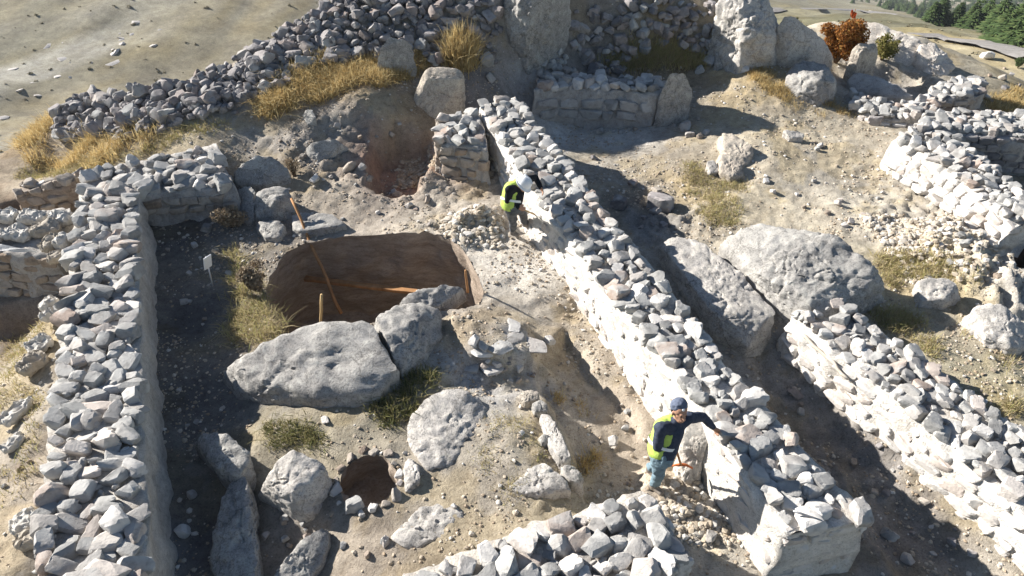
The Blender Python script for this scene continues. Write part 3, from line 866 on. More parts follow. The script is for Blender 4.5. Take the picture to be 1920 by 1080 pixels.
wall('blocky_wall', 'shaded wall of large blocks below the tall standing monolith',
     [(1000, 172, .62), (1080, 166, .62), (1160, 172, .62), (1235, 178, .62)], [(1010, 146, .68), (1080, 142, .68), (1160, 146, .68), (1250, 150, .68)], (-.05, -.05, -.05, -.05), (.4, .4, .4), size=.23, core='mortar_grey', face='stone', facing=('L',), course=.24, facedepth=.045, proud=.42)
wall('room_wall', 'bright rubble wall with collapsed edge facing the open ground at right',
     [(1676, 262, .58), (1740, 298, .55), (1800, 340, .5), (1860, 392, .45), (1905, 430, .4)], [(1728, 232, .66), (1800, 262, .64), (1850, 300, .6), (1900, 345, .55), (1960, 400, .5)], (.05, .02, 0, 0, -.05), (-.1, -.1, -.1, -.1), size=.215, core='mortar_white', face='stone_pale', facing=('L', 'A'), facedepth=.03, batter=.22, wob=.1)
wall('room_wall', 'rubble wall behind the shaded room at the right edge',
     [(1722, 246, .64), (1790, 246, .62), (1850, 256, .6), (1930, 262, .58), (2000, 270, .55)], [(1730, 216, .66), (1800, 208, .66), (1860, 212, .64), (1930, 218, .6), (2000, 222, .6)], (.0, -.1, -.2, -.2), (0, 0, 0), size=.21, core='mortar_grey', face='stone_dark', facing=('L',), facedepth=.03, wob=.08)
wall('ruined_wall', 'tumbled heap of a low wall below the big squarish boulder',
     [(1600, 205, .22), (1650, 222, .22), (1710, 226, .24), (1760, 214, .28)], [(1592, 168, .34), (1650, 192, .3), (1710, 196, .32), (1752, 176, .38)], (.05, .05, .05, .0), (0, 0, 0), size=.2, core='mortar_grey', facing=('L',), facedepth=.04, wob=.1, proud=.4)
wall('ruined_wall', 'short shaded stretch of broken wall beyond the bright room wall',
     [(1752, 188, .42), (1800, 184, .45), (1845, 176, .45)], [(1742, 162, .45), (1790, 154, .48), (1846, 146, .48)], (-.05, -.05, -.05), (0, 0, 0), size=.24, core='mortar_grey', face='stone_brown', facing=('L',), facedepth=.04, wob=.1)
wall('sandbagged_wall', 'masonry wall under torn sandbags at the left edge of the picture',
     [(-110, 470, .35), (0, 474, .35), (104, 480, .38)], [(-100, 402, .40), (0, 398, .42), (132, 392, .46)], (-.75, -.75, -.6), (-.3, -.3, -.2), size=0, top=None, core='mortar_grey', face='stone_brown', facing=('L',), course=.19, facedepth=.02, wob=.06)
wall('brown_stone_wall', 'remains of a brown stone wall in the hollow behind the sandbags',
     [(30, 372, .16), (80, 362, .22), (140, 342, .34)], [(35, 350, .22), (85, 340, .28), (140, 322, .38)], (-.35, -.3, -.2), (0, .1, .2), size=.2, core='pit', top='stone_brown', face='stone_brown', facing=('L',), facedepth=.05)


# ------------------------------------------------------------------ boulders
def boulder(label, pts, mat='boulder', name='boulder', k=20, noise=.035, zb=None, sub=5, seed=None, group=None, fine=.018, grow=.06, cat='boulder', rel=3.0, chips=7):
    W = np.array([tuple(P(*q)) for q in pts])
    if zb is None: zb = W[:, 2].min()
    foot = W.copy(); foot[:, 2] = zb - .25
    cc = foot.mean(0); foot[:, :2] = cc[:2] + (foot[:, :2] - cc[:2]) * (1 + grow)
    A = np.concatenate([W, foot])
    bm = bmesh.new()
    for q in A: bm.verts.new(q)
    bmesh.ops.convex_hull(bm, input=bm.verts)
    bm.normal_update()
    c = (A.max(0) + A.min(0)) / 2; ext = (A.max(0) - A.min(0)) / 2
    pl = {}
    for f in bm.faces:
        nn = np.array(f.normal); 
        p0 = (np.array(f.verts[0].co) - c) / ext
        ns = nn * ext; ln = np.linalg.norm(ns)
        if ln < 1e-6: continue
        ns /= ln
        dd = float(ns @ p0)
        if dd < 0: ns, dd = -ns, -dd
        key = tuple(np.round(ns, 2))
        pl[key] = (ns, max(dd, .02))
    bm.free()
    nrm = np.array([v[0] for v in pl.values()]); dd = np.array([v[1] for v in pl.values()])
    rg = np.random.default_rng(sum(map(ord, label or name)))
    chip = rg.normal(size=(chips, 3)); chip[:, 2] = np.abs(chip[:, 2]) * .8; chip /= np.linalg.norm(chip, axis=1)[:, None]
    sup = np.array([min(1.6, ((A - c) / ext @ q).max()) for q in chip])
    nrm = np.concatenate([nrm, chip]); dd = np.concatenate([dd, sup * rg.uniform(.84, .95, chips)])
    k = k * 1.7
    D, Fa = ICO[sub]
    r = softmin_planes(D, nrm, dd, k) + math.log(2) / k * .6
    V = D * r[:, None]
    V = (V - (V.max(0) + V.min(0)) / 2) / ((V.max(0) - V.min(0)) / 2) * ext + c
    seed = seed if seed is not None else abs(hash(label)) % 1000 if False else sum(map(ord, label)) % 97
    size = float(np.mean(ext))
    dirv = (V - c) / ext; dirv /= np.linalg.norm(dirv, axis=1)[:, None]
    big = fbm(V, 1.6 / max(.3, size), 3, .5, seed)
    ridge = 1 - np.abs(fbm(V, rel / max(.3, size), 4, .55, seed + 3))
    small = fbm(V, 11, 4, .6, seed + 5)
    n1_ = fbm(V, 1.1 / max(.3, size), 3, .5, seed + 11); n2_ = fbm(V * np.array([1, 1, 2.2]), 1.9 / max(.3, size), 3, .5, seed + 13)
    crack = np.exp(-(n1_ / .035) ** 2) + .7 * np.exp(-(n2_ / .03) ** 2)
    step = np.round(n2_ * 5) / 5 - n2_
    V += dirv * (-crack * .035 * min(1.0, size / .5) + step * .05 * size)[:, None]
    V += dirv * (big * noise * 1.6 * size + (ridge - .6) * noise * 1.3 * size + small * fine * min(1.0, size / .45))[:, None]
    loc = Vector((c[0], c[1], zb))
    me = mesh_np(name, V - np.array(loc), Fa, M[mat], True, 50)
    o = link(name, me, None, loc)
    if label and cat: tag(o, label, cat, group)
    return o


# the long split boulder
boulder('long grey boulder lying beside the brown pit, left of its crack', [(416, 690, -.05), (450, 735, -.15), (560, 764, -.25), (670, 770, -.25), (742, 716, -.1), (428, 672, .12), (500, 638, .34), (600, 603, .44), (686, 592, .48), (716, 634, .52), (744, 690, .36), (700, 742, .16), (600, 742, .2), (470, 712, .08)], k=26)
boulder('grey boulder half right of the crack in the long boulder', [(698, 590, .44), (745, 565, .46), (800, 560, .40), (827, 585, .26), (826, 630, .12), (800, 675, -.02), (760, 700, -.08), (752, 690, .22), (722, 632, .46), (780, 600, .46)], k=26)
boulder('flat grey rock lobe touching the stake at the pit corner', [(748, 566, .22), (790, 540, .26), (845, 530, .2), (872, 540, .08), (850, 560, .05), (820, 575, .12), (770, 580, .2)])
boulder('half buried rounded rock with dust on its slope, below the split boulder', [(762, 810, -.03), (768, 780, .04), (800, 744, .12), (850, 727, .15), (900, 740, .11), (914, 764, .02), (906, 800, .0), (880, 840, -.01), (850, 800, .08), (790, 836, .03), (796, 880, -.03), (850, 874, -.02), (765, 850, -.03)], 'boulder_pale', noise=.02, k=14, grow=-.04, zb=-.15)
boulder('angular upright pale block at the left of the small round pit', [(486, 930, -.35), (500, 900, .02), (535, 845, .26), (560, 838, .30), (600, 855, .24), (612, 880, .14), (606, 925, -.1), (588, 975, -.35), (548, 960, -.3), (545, 925, .12), (590, 900, .16)], 'boulder_pale', k=34, noise=.022)
boulder('shaded bedrock hump in the sunken room, its top catching the sun', [(362, 830, -.3), (384, 814, -.02), (425, 812, .14), (462, 838, .10), (474, 880, -.06), (455, 900, -.1), (405, 870, .0), (440, 915, -.3)], 'boulder', noise=.05, k=20, grow=-.02)
boulder('low shaded bedrock running along the sunken room to the bottom edge', [(425, 900, -.2), (462, 890, -.12), (476, 930, -.22), (468, 980, -.28), (484, 1050, -.3), (480, 1110, -.35), (405, 1110, -.42), (395, 1040, -.42), (420, 960, -.36)], 'boulder', noise=.05, k=16, grow=-.02)
boulder('sloping shaded slab at the bottom edge below the angular block', [(515, 1075, -.3), (560, 1020, -.2), (612, 985, -.12), (620, 1010, -.2), (600, 1070, -.35), (560, 1110, -.4), (500, 1110, -.42)], k=30, noise=.02)
boulder('large pale triangular flat rock bedded in the platform', [(948, 920, -.02), (990, 880, .05), (1018, 866, .08), (1062, 900, .06), (1070, 918, .0), (1000, 928, .0)], 'boulder_pale', k=30, noise=.02, sub=5)
boulder('long upright edging slab with a sunlit top along the platform edge', [(1012, 776, .1), (1026, 768, .12), (1045, 795, .12), (1072, 852, .10), (1070, 866, .0), (1052, 866, .06), (1030, 830, .1)], 'boulder_pale', k=34, noise=.015, zb=-.35)
boulder('small edging block at the lower end of the platform edge', [(1052, 875, .04), (1078, 868, .05), (1094, 895, .0), (1094, 916, -.1), (1076, 906, .0), (1056, 890, .03)], 'boulder_pale', k=34, noise=.015, zb=-.35)
boulder('wedge of pale rock at the upper end of the platform edge', [(968, 742, .02), (990, 730, .08), (1010, 734, .08), (1012, 748, .04), (985, 754, .04)], 'boulder_tan', k=30)
boulder('rounded grey stone on top of the edging slab', [(998, 756, .06), (1012, 747, .14), (1026, 758, .12), (1028, 772, .05), (1004, 772, .04)], 'boulder', k=24)
boulder('small rounded stone lying against the edging slab', [(1008, 820, .02), (1018, 812, .1), (1032, 816, .1), (1034, 830, .02), (1016, 833, .02)], 'boulder', k=20)
# right hand boulders
boulder('huge rounded grey boulder behind the end of the trench wall', [(1352, 462, .1), (1390, 440, .42), (1440, 415, .66), (1500, 424, .78), (1560, 440, .80), (1600, 468, .74), (1630, 500, .62), (1645, 550, .3), (1655, 572, -.05), (1610, 588, .0), (1540, 578, .3), (1480, 552, .3), (1430, 520, .25), (1395, 495, .1), (1600, 585, -.1), (1480, 565, -.1)], k=40, noise=.032, sub=6, rel=1.8, chips=14)
boulder('broad flat slab leaning against the main wall', [(1238, 455, .12), (1270, 442, .2), (1310, 448, .22), (1352, 480, .16), (1400, 525, .10), (1450, 585, .0), (1456, 612, -.1), (1432, 645, -.3), (1400, 650, -.35), (1340, 590, .0), (1290, 525, .08)], 'boulder_pale', k=46, noise=.022, sub=6, zb=-.4, rel=1.8, grow=-.06, chips=10)
boulder('small flat topped boulder standing in dry grass', [(1710, 545, .0), (1720, 524, .22), (1765, 519, .24), (1788, 534, .2), (1800, 560, -.05), (1760, 572, -.02), (1725, 566, .04), (1775, 560, .16)], 'boulder_pale', k=32, noise=.02)
boulder('humped boulder leaving the frame at the right edge', [(1802, 602, -.05), (1822, 578, .2), (1858, 566, .32), (1890, 580, .28), (1930, 620, .1), (1930, 660, -.1), (1890, 650, .05), (1850, 636, .05)], 'boulder_pale', k=22, noise=.03)
boulder('pale upright rock split off beside a leaning twin in the open ground', [(1340, 268, .05), (1352, 248, .36), (1375, 252, .34), (1410, 275, .28), (1416, 300, .0), (1395, 312, .0), (1360, 296, .1)], 'boulder_tan', k=30, noise=.03)
boulder('squat rounded rock in front of the upright one in the open ground', [(1344, 300, .06), (1352, 288, .22), (1372, 290, .22), (1394, 312, .12), (1396, 330, -.02), (1370, 332, .02), (1350, 322, .04)], 'boulder_tan', k=26)
boulder('small white rock left of the squat rounded one', [(1322, 316, -.02), (1326, 304, .08), (1338, 300, .1), (1347, 312, .04), (1346, 324, -.02), (1330, 325, -.02)], 'boulder_pale', k=30)
boulder('white broken stone alone on the open ground', [(1468, 252, .2), (1470, 243, .28), (1490, 245, .28), (1508, 250, .24), (1506, 258, .2), (1480, 258, .2)], 'boulder_pale', k=30)
boulder('squarish flat faced boulder below the rust coloured shrub', [(1474, 160, .35), (1482, 122, .84), (1515, 112, .92), (1548, 122, .86), (1568, 158, .6), (1564, 180, .32), (1530, 194, .28), (1492, 182, .36), (1475, 148, .62), (1535, 150, .8)], 'boulder', k=32, noise=.03)
boulder('tall pale split outcrop in the upper right, largest of the rocks there', [(1336, 70, 1.0), (1342, 10, 1.9), (1370, -20, 2.3), (1430, -20, 2.3), (1450, 6, 1.95), (1460, 45, 1.5), (1456, 95, .9), (1452, 128, .55), (1400, 122, .6), (1345, 112, .65), (1400, 60, 1.55), (1440, 70, 1.4)], 'boulder_pale', k=28, noise=.06, sub=6, chips=14, grow=-.05)
boulder('ridged grey outcrop sloping down beside the tall pale one', [(1450, 90, .95), (1462, 30, 1.8), (1486, 34, 1.75), (1535, 72, 1.2), (1560, 108, .7), (1540, 122, .5), (1490, 128, .5), (1455, 125, .6), (1485, 76, 1.3)], 'boulder_pale', k=26, noise=.06, chips=12)
boulder('shaded rounded rock at the foot of the tall outcrop', [(1340, 120, .6), (1345, 86, .95), (1362, 88, .95), (1382, 118, .62), (1372, 126, .55)], 'boulder', k=20)
boulder('tall standing monolith at the top of the picture', [(935, 120, .8), (937, 80, 1.3), (944, 20, 2.0), (955, -25, 2.6), (1020, -40, 2.8), (1060, -30, 2.6), (1076, -5, 2.2), (1066, 50, 1.5), (1045, 110, .8), (1010, 138, .5), (960, 140, .5), (985, 40, 2.0), (1050, 20, 2.0)], 'boulder', k=24, noise=.05, sub=6, grow=-.3, chips=12)
boulder('leaning boulder at the end of the shaded blocky wall', [(1234, 190, .5), (1248, 152, 1.0), (1262, 138, 1.15), (1282, 144, 1.05), (1296, 172, .7), (1292, 205, .2), (1262, 225, .0), (1238, 215, .1)], 'boulder', k=26, noise=.04)
boulder('flat faced standing slab above the stub wall', [(772, 232, .35), (776, 185, .85), (792, 136, 1.38), (806, 124, 1.5), (860, 126, 1.5), (872, 142, 1.32), (868, 185, .85), (850, 216, .5), (820, 230, .4), (800, 150, 1.3), (862, 150, 1.3)], 'boulder_tan', k=36, noise=.012, fine=.01, grow=-.1)
boulder('blocky stone half buried in golden grass under the rubble', [(708, 128, 1.35), (712, 92, 1.75), (730, 70, 1.95), (768, 74, 1.9), (776, 100, 1.6), (765, 118, 1.4), (725, 130, 1.3)], 'boulder', k=28)
boulder('oval grey boulder on the bank above the pit', [(572, 292, .36), (582, 268, .68), (612, 261, .74), (642, 265, .7), (656, 280, .5), (640, 300, .32), (602, 314, .28), (578, 306, .3)], 'boulder', k=18, noise=.02)
boulder('flat angled boulder beside the end of the cross wall', [(436, 330, .3), (448, 308, .52), (476, 290, .66), (512, 296, .6), (540, 318, .42), (545, 344, .2), (500, 350, .15), (445, 346, .2)], 'boulder', k=26, noise=.03)
boulder('broken block at the top end of the leaning pole', [(478, 380, .15), (478, 366, .32), (500, 350, .42), (540, 348, .42), (548, 372, .3), (548, 400, .05), (515, 412, .0), (480, 408, .0), (520, 375, .4)], 'boulder', k=30, noise=.04)
boulder('shaded slab beneath the broken block by the cross wall', [(445, 360, .2), (462, 345, .36), (478, 352, .34), (480, 392, .1), (470, 420, -.1), (450, 410, -.1)], 'boulder', k=30)
boulder('bluish flat rock shelf in shade at the far rim of the pit', [(548, 428, .02), (548, 403, .10), (580, 397, .12), (625, 402, .12), (648, 420, .10), (600, 428, .08), (565, 434, .04)], 'boulder', k=20, noise=.015)
boulder('shaded tumbled stone on the slope between sign and pole', [(480, 425, -.05), (492, 412, .06), (520, 412, .1), (535, 424, .04), (525, 446, -.05), (498, 446, -.08)], 'boulder', k=26)
boulder('grey boulder block standing behind the green bush', [(1593, 130, .5), (1598, 92, .98), (1612, 80, 1.08), (1640, 82, 1.05), (1646, 100, .85), (1638, 128, .45), (1618, 134, .4), (1614, 96, 1.0)], 'boulder_tan', k=36, noise=.02)
boulder('lone rounded stone casting a shadow on the bank', [(566, 218, .85), (572, 206, 1.02), (586, 206, 1.04), (592, 220, .95), (586, 232, .82), (572, 232, .8)], 'boulder', k=16)
boulder('pale plastered earth lump hollowed out beside the beanie worker', [(1272, 880, -.3), (1276, 830, .1), (1288, 790, .34), (1322, 782, .40), (1336, 800, .36), (1320, 850, .05), (1312, 900, -.35), (1285, 905, -.4)], 'earth_white', k=20, noise=.06)
boulder('rough pale rock rim at the right side of the small round pit', [(758, 866, -.02), (770, 856, .02), (784, 872, .03), (788, 902, .02), (770, 920, .0), (758, 922, -.03), (757, 895, .0)], 'boulder_pale', zb=-.12, k=24, noise=.05, grow=-.08)
boulder('flat grey bedrock patch in the platform below the small round pit', [(735, 1006, -.09), (785, 952, -.05), (850, 936, -.04), (880, 966, -.04), (840, 1005, -.06), (770, 1030, -.08)], 'boulder_pale', grow=-.06, zb=-.15, k=18, noise=.03)
# long pale earthen wall running to the road
boulder('long pale earthen bank behind the bushes, nearer the tip', [(1600, 52, .75), (1612, 40, .95), (1640, 46, .95), (1700, 66, .8), (1745, 92, .6), (1728, 118, .25), (1690, 124, .2), (1640, 100, .35), (1610, 84, .5)], 'earth_white', name='earth_bank', k=22, noise=.05, cat='bank')
boulder('crumbling white end of the earthen bank above the small ruin', [(1712, 108, .35), (1720, 84, .68), (1746, 80, .7), (1776, 104, .5), (1790, 124, .3), (1762, 146, .12), (1720, 134, .15)], 'earth_white', name='earth_bank', k=20, noise=.07, cat='bank')
boulder('grey plastered low wall in the shaded little room', [(1588, 150, .35), (1600, 134, .5), (1640, 142, .5), (1690, 166, .42), (1712, 184, .3), (1690, 190, .15), (1650, 184, .15), (1605, 170, .2)], 'mortar_grey', name='plastered_wall', k=22, noise=.02, cat='wall', grow=-.12)

# ------------------------------------------------------------------ banks of rubble
def in_poly(poly, x, y):
    c = False; n = len(poly)
    for i in range(n):
        ax, ay = poly[i]; bx, by = poly[(i + 1) % n]
        if (ay > y) != (by > y) and x < (bx - ax) * (y - ay) / (by - ay + 1e-12) + ax: c = not c
    return c


def rubble(name, label, foot, crest, layers, spacing, sizes, mat, ntop=300):
    fw = [P(*q) for q in foot]; cw_ = [P(*q) for q in crest]
    poly = [(p.x, p.y) for p in fw] + [(p.x, p.y) for p in cw_[::-1]]
    base = empty(name, fw[len(fw) // 2]); tag(base, label, 'rubble')
    lo = np.min(poly, 0); hi = np.max(poly, 0)
    items = []
    for lay in range(layers):
        y = lo[1]
        while y < hi[1]:
            x = lo[0]
            while x < hi[0]:
                qx = x + random.uniform(-.5, .5) * spacing; qy = y + random.uniform(-.5, .5) * spacing
                if in_poly(poly, qx, qy):
                    s = random.choice(sizes) * random.uniform(.8, 1.2)
                    dims = (s * random.uniform(1.0, 1.4), s * random.uniform(.8, 1.05), s * random.uniform(.6, .9))
                    z = hz1(qx, qy) + lay * spacing * .45 + random.uniform(-.05, .12)
                    items.append(((qx, qy, z), dims, (random.gauss(0, .5), random.gauss(0, .5), random.uniform(0, 6.3)), s / (qy + 2) + lay * .004))
                x += spacing
            y += spacing
    items.sort(key=lambda t: -t[3])
    for loc, dims, e, _ in items[:ntop]:
        put_stone('stone', base, loc, dims, e, mat if random.random() < .85 else 'stone')
    rest = [(np.array(l) - np.array(base.location), d, e) for l, d, e, _ in items[ntop:]]
    if rest:
        o = link('rubble_stones', join_rocks(rest, mat, 'rubble_stones'), base); o['kind'] = 'stuff'
    print(name, len(items))
    return base


random.seed(5)
rubble('rubble_bank', 'long bank of grey rubble climbing from the left to the monolith',
       [(95, 232, .5), (180, 228, .7), (215, 240, .75), (330, 212, 1.0), (440, 190, 1.15), (500, 165, 1.25), (600, 112, 1.5), (700, 90, 1.6), (770, 98, 1.5), (830, 95, 1.45), (890, 104, 1.3), (935, 108, 1.2)],
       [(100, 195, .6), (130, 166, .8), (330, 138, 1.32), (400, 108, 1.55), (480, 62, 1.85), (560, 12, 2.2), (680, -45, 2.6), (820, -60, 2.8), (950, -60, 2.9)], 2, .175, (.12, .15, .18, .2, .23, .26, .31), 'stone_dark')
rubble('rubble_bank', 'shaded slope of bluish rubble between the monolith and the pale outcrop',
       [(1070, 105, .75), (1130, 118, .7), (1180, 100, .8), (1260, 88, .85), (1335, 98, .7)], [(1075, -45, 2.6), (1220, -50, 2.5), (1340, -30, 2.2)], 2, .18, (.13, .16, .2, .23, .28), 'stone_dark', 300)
rubble('stone_spill', 'spill of pale rubble on top of the blocky wall in shade', [(1000, 150, .62), (1060, 136, .66), (1130, 136, .66)], [(1020, 116, .75), (1060, 110, .8), (1120, 122, .75)], 2, .17, (.13, .17, .2), 'stone')

# ------------------------------------------------------------------ loose stones that lie about, one by one
LOOSE_G = {}


def loose_stone(px, py, size_px, mat, label, group=None):
    g = G(px, py)
    if g is None: return
    depth = g.y * cP + (CAMH - g.z) * sP
    s = size_px * depth / FPX
    put_stone('loose_stone', None, (g.x, g.y, g.z + s * .2), (s * random.uniform(1, 1.25), s * random.uniform(.8, 1), s * random.uniform(.6, .85)), (random.gauss(0, .3), random.gauss(0, .3), random.uniform(0, 6)), mat, label, 'stone', group)


random.seed(21)
for px, py, s, m, lab in [
    (388, 430, 20, 'stone', 'round pale stone on the slope near the white sign'), (1235, 385, 46, 'stone_dark', 'flat grey stone in the shade behind the main wall'), (1160, 385, 30, 'stone_dark', 'small flat stone in wall shade behind the main wall'),
    (1285, 240, 22, 'stone', 'single stone near the foot of the leaning boulder'), (1380, 130, 22, 'stone_pale', 'white stone at the edge of grass below the tall outcrop'), (1395, 134, 18, 'stone_pale', 'smaller white stone beside another below the tall outcrop'),
    (1310, 135, 20, 'stone', 'lone grey stone in shade at the rubble foot'), (1330, 118, 20, 'stone', 'grey stone in shade just below the outcrop rock'), (808, 145, 14, 'stone', 'small pale stone left of the golden tuft'), (920, 150, 18, 'stone', 'pale stone in the dark gap left of the monolith'),
    (1640, 232, 26, 'stone_dark', 'dark wedge stone beside the tumbled heap of wall'), (665, 950, 34, 'stone', 'grey block at the lower lip of the small round pit'), (1330, 1010, 26, 'stone', 'stone in the dust below the beanie worker'), (1665, 1005, 26, 'stone', 'upright stone in the trench by the wall end'),
    (1150, 830, 22, 'stone_pale', 'white stone at the edge of the trench shade'), (1700, 1050, 24, 'stone', 'stone lying on the shaded trench floor near the bottom'), (590, 338, 18, 'stone_pale', 'white stone on the slope below the oval boulder'), (655, 318, 22, 'stone_brown', 'brown stone right of the oval boulder'),
    (345, 1000, 26, 'stone_pale', 'pale stone in the dark room near its lower end'), (360, 930, 18, 'stone', 'small stone on the dark room floor beside the hump'), (610, 790, 16, 'stone_pale', 'small pale stone below the split boulder tip'), (1490, 740, 24, 'stone_dark', 'dark stone lying in the upper trench'),
    (150, 330, 24, 'stone_dark', 'dark stone on the grassy edge left of the cross wall'), (52, 412, 32, 'stone', 'rounded stone lying on the torn sandbags'), (1030, 640, 20, 'stone_pale', 'pale stone on the path beside the paved corner')]:
    loose_stone(px, py, s, m, lab)
ZONES = [  # label, group, material, pixel polygon, count, size range in px
    ('loose pale stone in the dark sunken room', 'stones in the sunken room', 'stone', [(300, 420), (430, 430), (440, 760), (360, 800), (330, 1070), (315, 1070)], 12, (8, 17)),
    ('loose stone at the foot of the angular block', 'stones by the angular block', 'stone', [(480, 980), (640, 950), (740, 1000), (720, 1070), (620, 1075), (490, 1060)], 15, (9, 19)),
    ('loose stone on the bare dust of the platform', 'stones on the platform', 'stone_pale', [(840, 800), (980, 760), (1040, 900), (960, 960), (760, 1000), (800, 900)], 11, (7, 14)),
    ('loose stone in the dug trench by the beanie worker', 'stones in the dug trench', 'stone_brown', [(1090, 760), (1200, 720), (1220, 900), (1330, 960), (1420, 1050), (1300, 1040), (1110, 900)], 22, (7, 16)),
    ('loose stone on the open sunny ground', 'stones on the open ground', 'stone_pale', [(1450, 270), (1620, 270), (1700, 400), (1850, 540), (1700, 460), (1500, 400), (1420, 340)], 20, (7, 14)),
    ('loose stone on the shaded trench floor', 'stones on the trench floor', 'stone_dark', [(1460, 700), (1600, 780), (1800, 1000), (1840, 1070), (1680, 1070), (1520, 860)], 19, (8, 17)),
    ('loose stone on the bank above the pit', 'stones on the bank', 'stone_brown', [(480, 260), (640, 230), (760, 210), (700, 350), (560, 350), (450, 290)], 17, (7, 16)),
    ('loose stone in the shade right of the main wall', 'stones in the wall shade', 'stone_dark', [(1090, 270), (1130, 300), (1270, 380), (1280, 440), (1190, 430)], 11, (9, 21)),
    ('loose stone by the far rim of the pit', 'stones by the pit rim', 'stone_pale', [(680, 370), (840, 350), (940, 430), (900, 470), (820, 440), (600, 430)], 17, (7, 15)),
    ('loose stone at the paved corner beside the pit', 'stones at the paved corner', 'stone_pale', [(850, 630), (1000, 640), (1010, 720), (880, 710)], 16, (9, 21)),
    ('loose stone on the spoil heap at the right edge', 'stones on the right spoil heap', 'stone_pale', [(1700, 430), (1830, 400), (1850, 470), (1915, 520), (1915, 570), (1800, 510), (1720, 480)], 22, (8, 18)),
    ('loose stone on the earth left of the broad wall', 'stones on the left earth', 'stone_brown', [(10, 850), (60, 760), (62, 1075), (0, 1075)], 8, (9, 21)),
    ('loose stone under the shaded blocky wall', 'stones under the blocky wall', 'stone', [(1040, 220), (1240, 225), (1340, 200), (1330, 260), (1100, 260)], 15, (8, 17)),
    ('loose stone beyond the little ruin by the road', 'stones by the road ruin', 'stone_dark', [(1790, 120), (1915, 130), (1915, 200), (1860, 200)], 11, (7, 15)),
]
for lab, grp, mt, poly, cnt, (a, b) in ZONES:
    xs = [p[0] for p in poly]; ys = [p[1] for p in poly]; k = 0
    while k < cnt:
        x = random.uniform(min(xs), max(xs)); y = random.uniform(min(ys), max(ys))
        if in_poly(poly, x, y):
            k += 1
            loose_stone(x, y, a + (b - a) * random.random() ** 2.2, mt if random.random() < .6 else random.choice(('stone', 'stone_brown')), lab, grp)

loose_stone(1850, 110, 24, 'stone_pale', 'white block standing beside the bend of the road')
for i in range(16):
    a_ = i / 16 * 6.283 + random.uniform(-.15, .15); q_ = PIT_B.mean(0) + (PIT_B[int(i / 16 * len(PIT_B))] - PIT_B.mean(0)) * random.uniform(1.08, 1.3)
    sz = random.uniform(.05, .14)
    put_stone('loose_stone', None, (q_[0], q_[1], hz1(*q_) + .01), (sz * 1.3, sz, sz * .7), (random.gauss(0, .3), random.gauss(0, .3), random.uniform(0, 6)), random.choice(('stone_pale', 'stone', 'stone_brown')), 'loose stone on the rim of the small round pit', 'stone', 'stones on the small pit rim')
# paving slabs of the crumbled corner
random.seed(4)
for px, py, w, d, lab in [(1000, 648, .44, .34, ''), (964, 634, .34, .24, ''), (938, 652, .40, .3, ''), (905, 662, .34, .2, ''), (962, 612, .26, .3, ''), (880, 690, .3, .2, ''), (925, 690, .36, .26, '')]:
    g = G(px, py)
    put_stone('paving_slab', None, (g.x, g.y, g.z + .004), (w, d, .06), (random.gauss(0, .12), random.gauss(0, .12), random.uniform(-.7, .7)), random.choice(('stone', 'stone_pale')), 'pale flat slab on the crumbled corner right of the pit', 'slab', 'slabs of the crumbled corner')

# ------------------------------------------------------------------ gravel and crumbs of earth
def gravel(name, label, n, mat, region, smin, smax, bias=2.5, clump=None):
    x0, x1, y0, y1 = region
    items = []
    x = RNG.uniform(x0, x1, n); y = RNG.uniform(y0, y1, n)
    dens = fbm(np.c_[x, y, np.zeros(n)], .9, 3, .6, 41) + .35
    keep = RNG.random(n) < np.clip(dens, .12, 1)
    for poly in (PIT_A, PIT_B):
        d, _, _ = sdist(poly, x, y); keep &= d > .03
    x, y = x[keep], y[keep]; z = hz(x, y); n = len(x)
    s = smin + (smax - smin) * RNG.random(n) ** bias
    Vs = np.zeros((n, len(ROCK0), 3), np.float32)
    a = RNG.uniform(0, 6.28, n); ca, sa = np.cos(a), np.sin(a)
    jit = 1 + RNG.normal(scale=.22, size=(n, len(ROCK0), 3))
    B = ROCK0[None] * jit * s[:, None, None] * np.array([.62, .5, .36])
    Vs[..., 0] = B[..., 0] * ca[:, None] - B[..., 1] * sa[:, None] + x[:, None]
    Vs[..., 1] = B[..., 0] * sa[:, None] + B[..., 1] * ca[:, None] + y[:, None]
    Vs[..., 2] = B[..., 2] + (z + s * .08)[:, None]
    Fs = (ROCK0F[None] + (np.arange(n) * len(ROCK0))[:, None, None]).reshape(-1, 3)
    o = link(name, mesh_np(name, Vs.reshape(-1, 3), Fs, M[mat], False))
    tag(o, label, 'gravel', kind='stuff')


bmx = bmesh.new(); bmesh.ops.create_icosphere(bmx, subdivisions=1, radius=1)
bmesh.ops.dissolve_limit(bmx, angle_limit=.01, verts=bmx.verts, edges=bmx.edges); bmx.free()
_t = (1 + 5 ** .5) / 2
ROCK0 = np.array([(-1, _t, 0), (1, _t, 0), (-1, -_t, 0), (1, -_t, 0), (0, -1, _t), (0, 1, _t), (0, -1, -_t), (0, 1, -_t), (_t, 0, -1), (_t, 0, 1), (-_t, 0, -1), (-_t, 0, 1)]) / math.sqrt(1 + _t * _t)
ROCK0F = np.array([(0, 11, 5), (0, 5, 1), (0, 1, 7), (0, 7, 10), (0, 10, 11), (1, 5, 9), (5, 11, 4), (11, 10, 2), (10, 7, 6), (7, 1, 8), (3, 9, 4), (3, 4, 2), (3, 2, 6), (3, 6, 8), (3, 8, 9), (4, 9, 5), (2, 4, 11), (6, 2, 10), (8, 6, 7), (9, 8, 1)])


def island_stone(name, stops):
    m, nt, b = nodes(name)
    geo = N(nt, 'ShaderNodeNewGeometry')
    r = ramp(nt, geo.outputs['Random Per Island'], stops)
    nt.links.new(r.outputs[0], b.inputs['Base Color']); b.inputs['Roughness'].default_value = 1.0
    return m


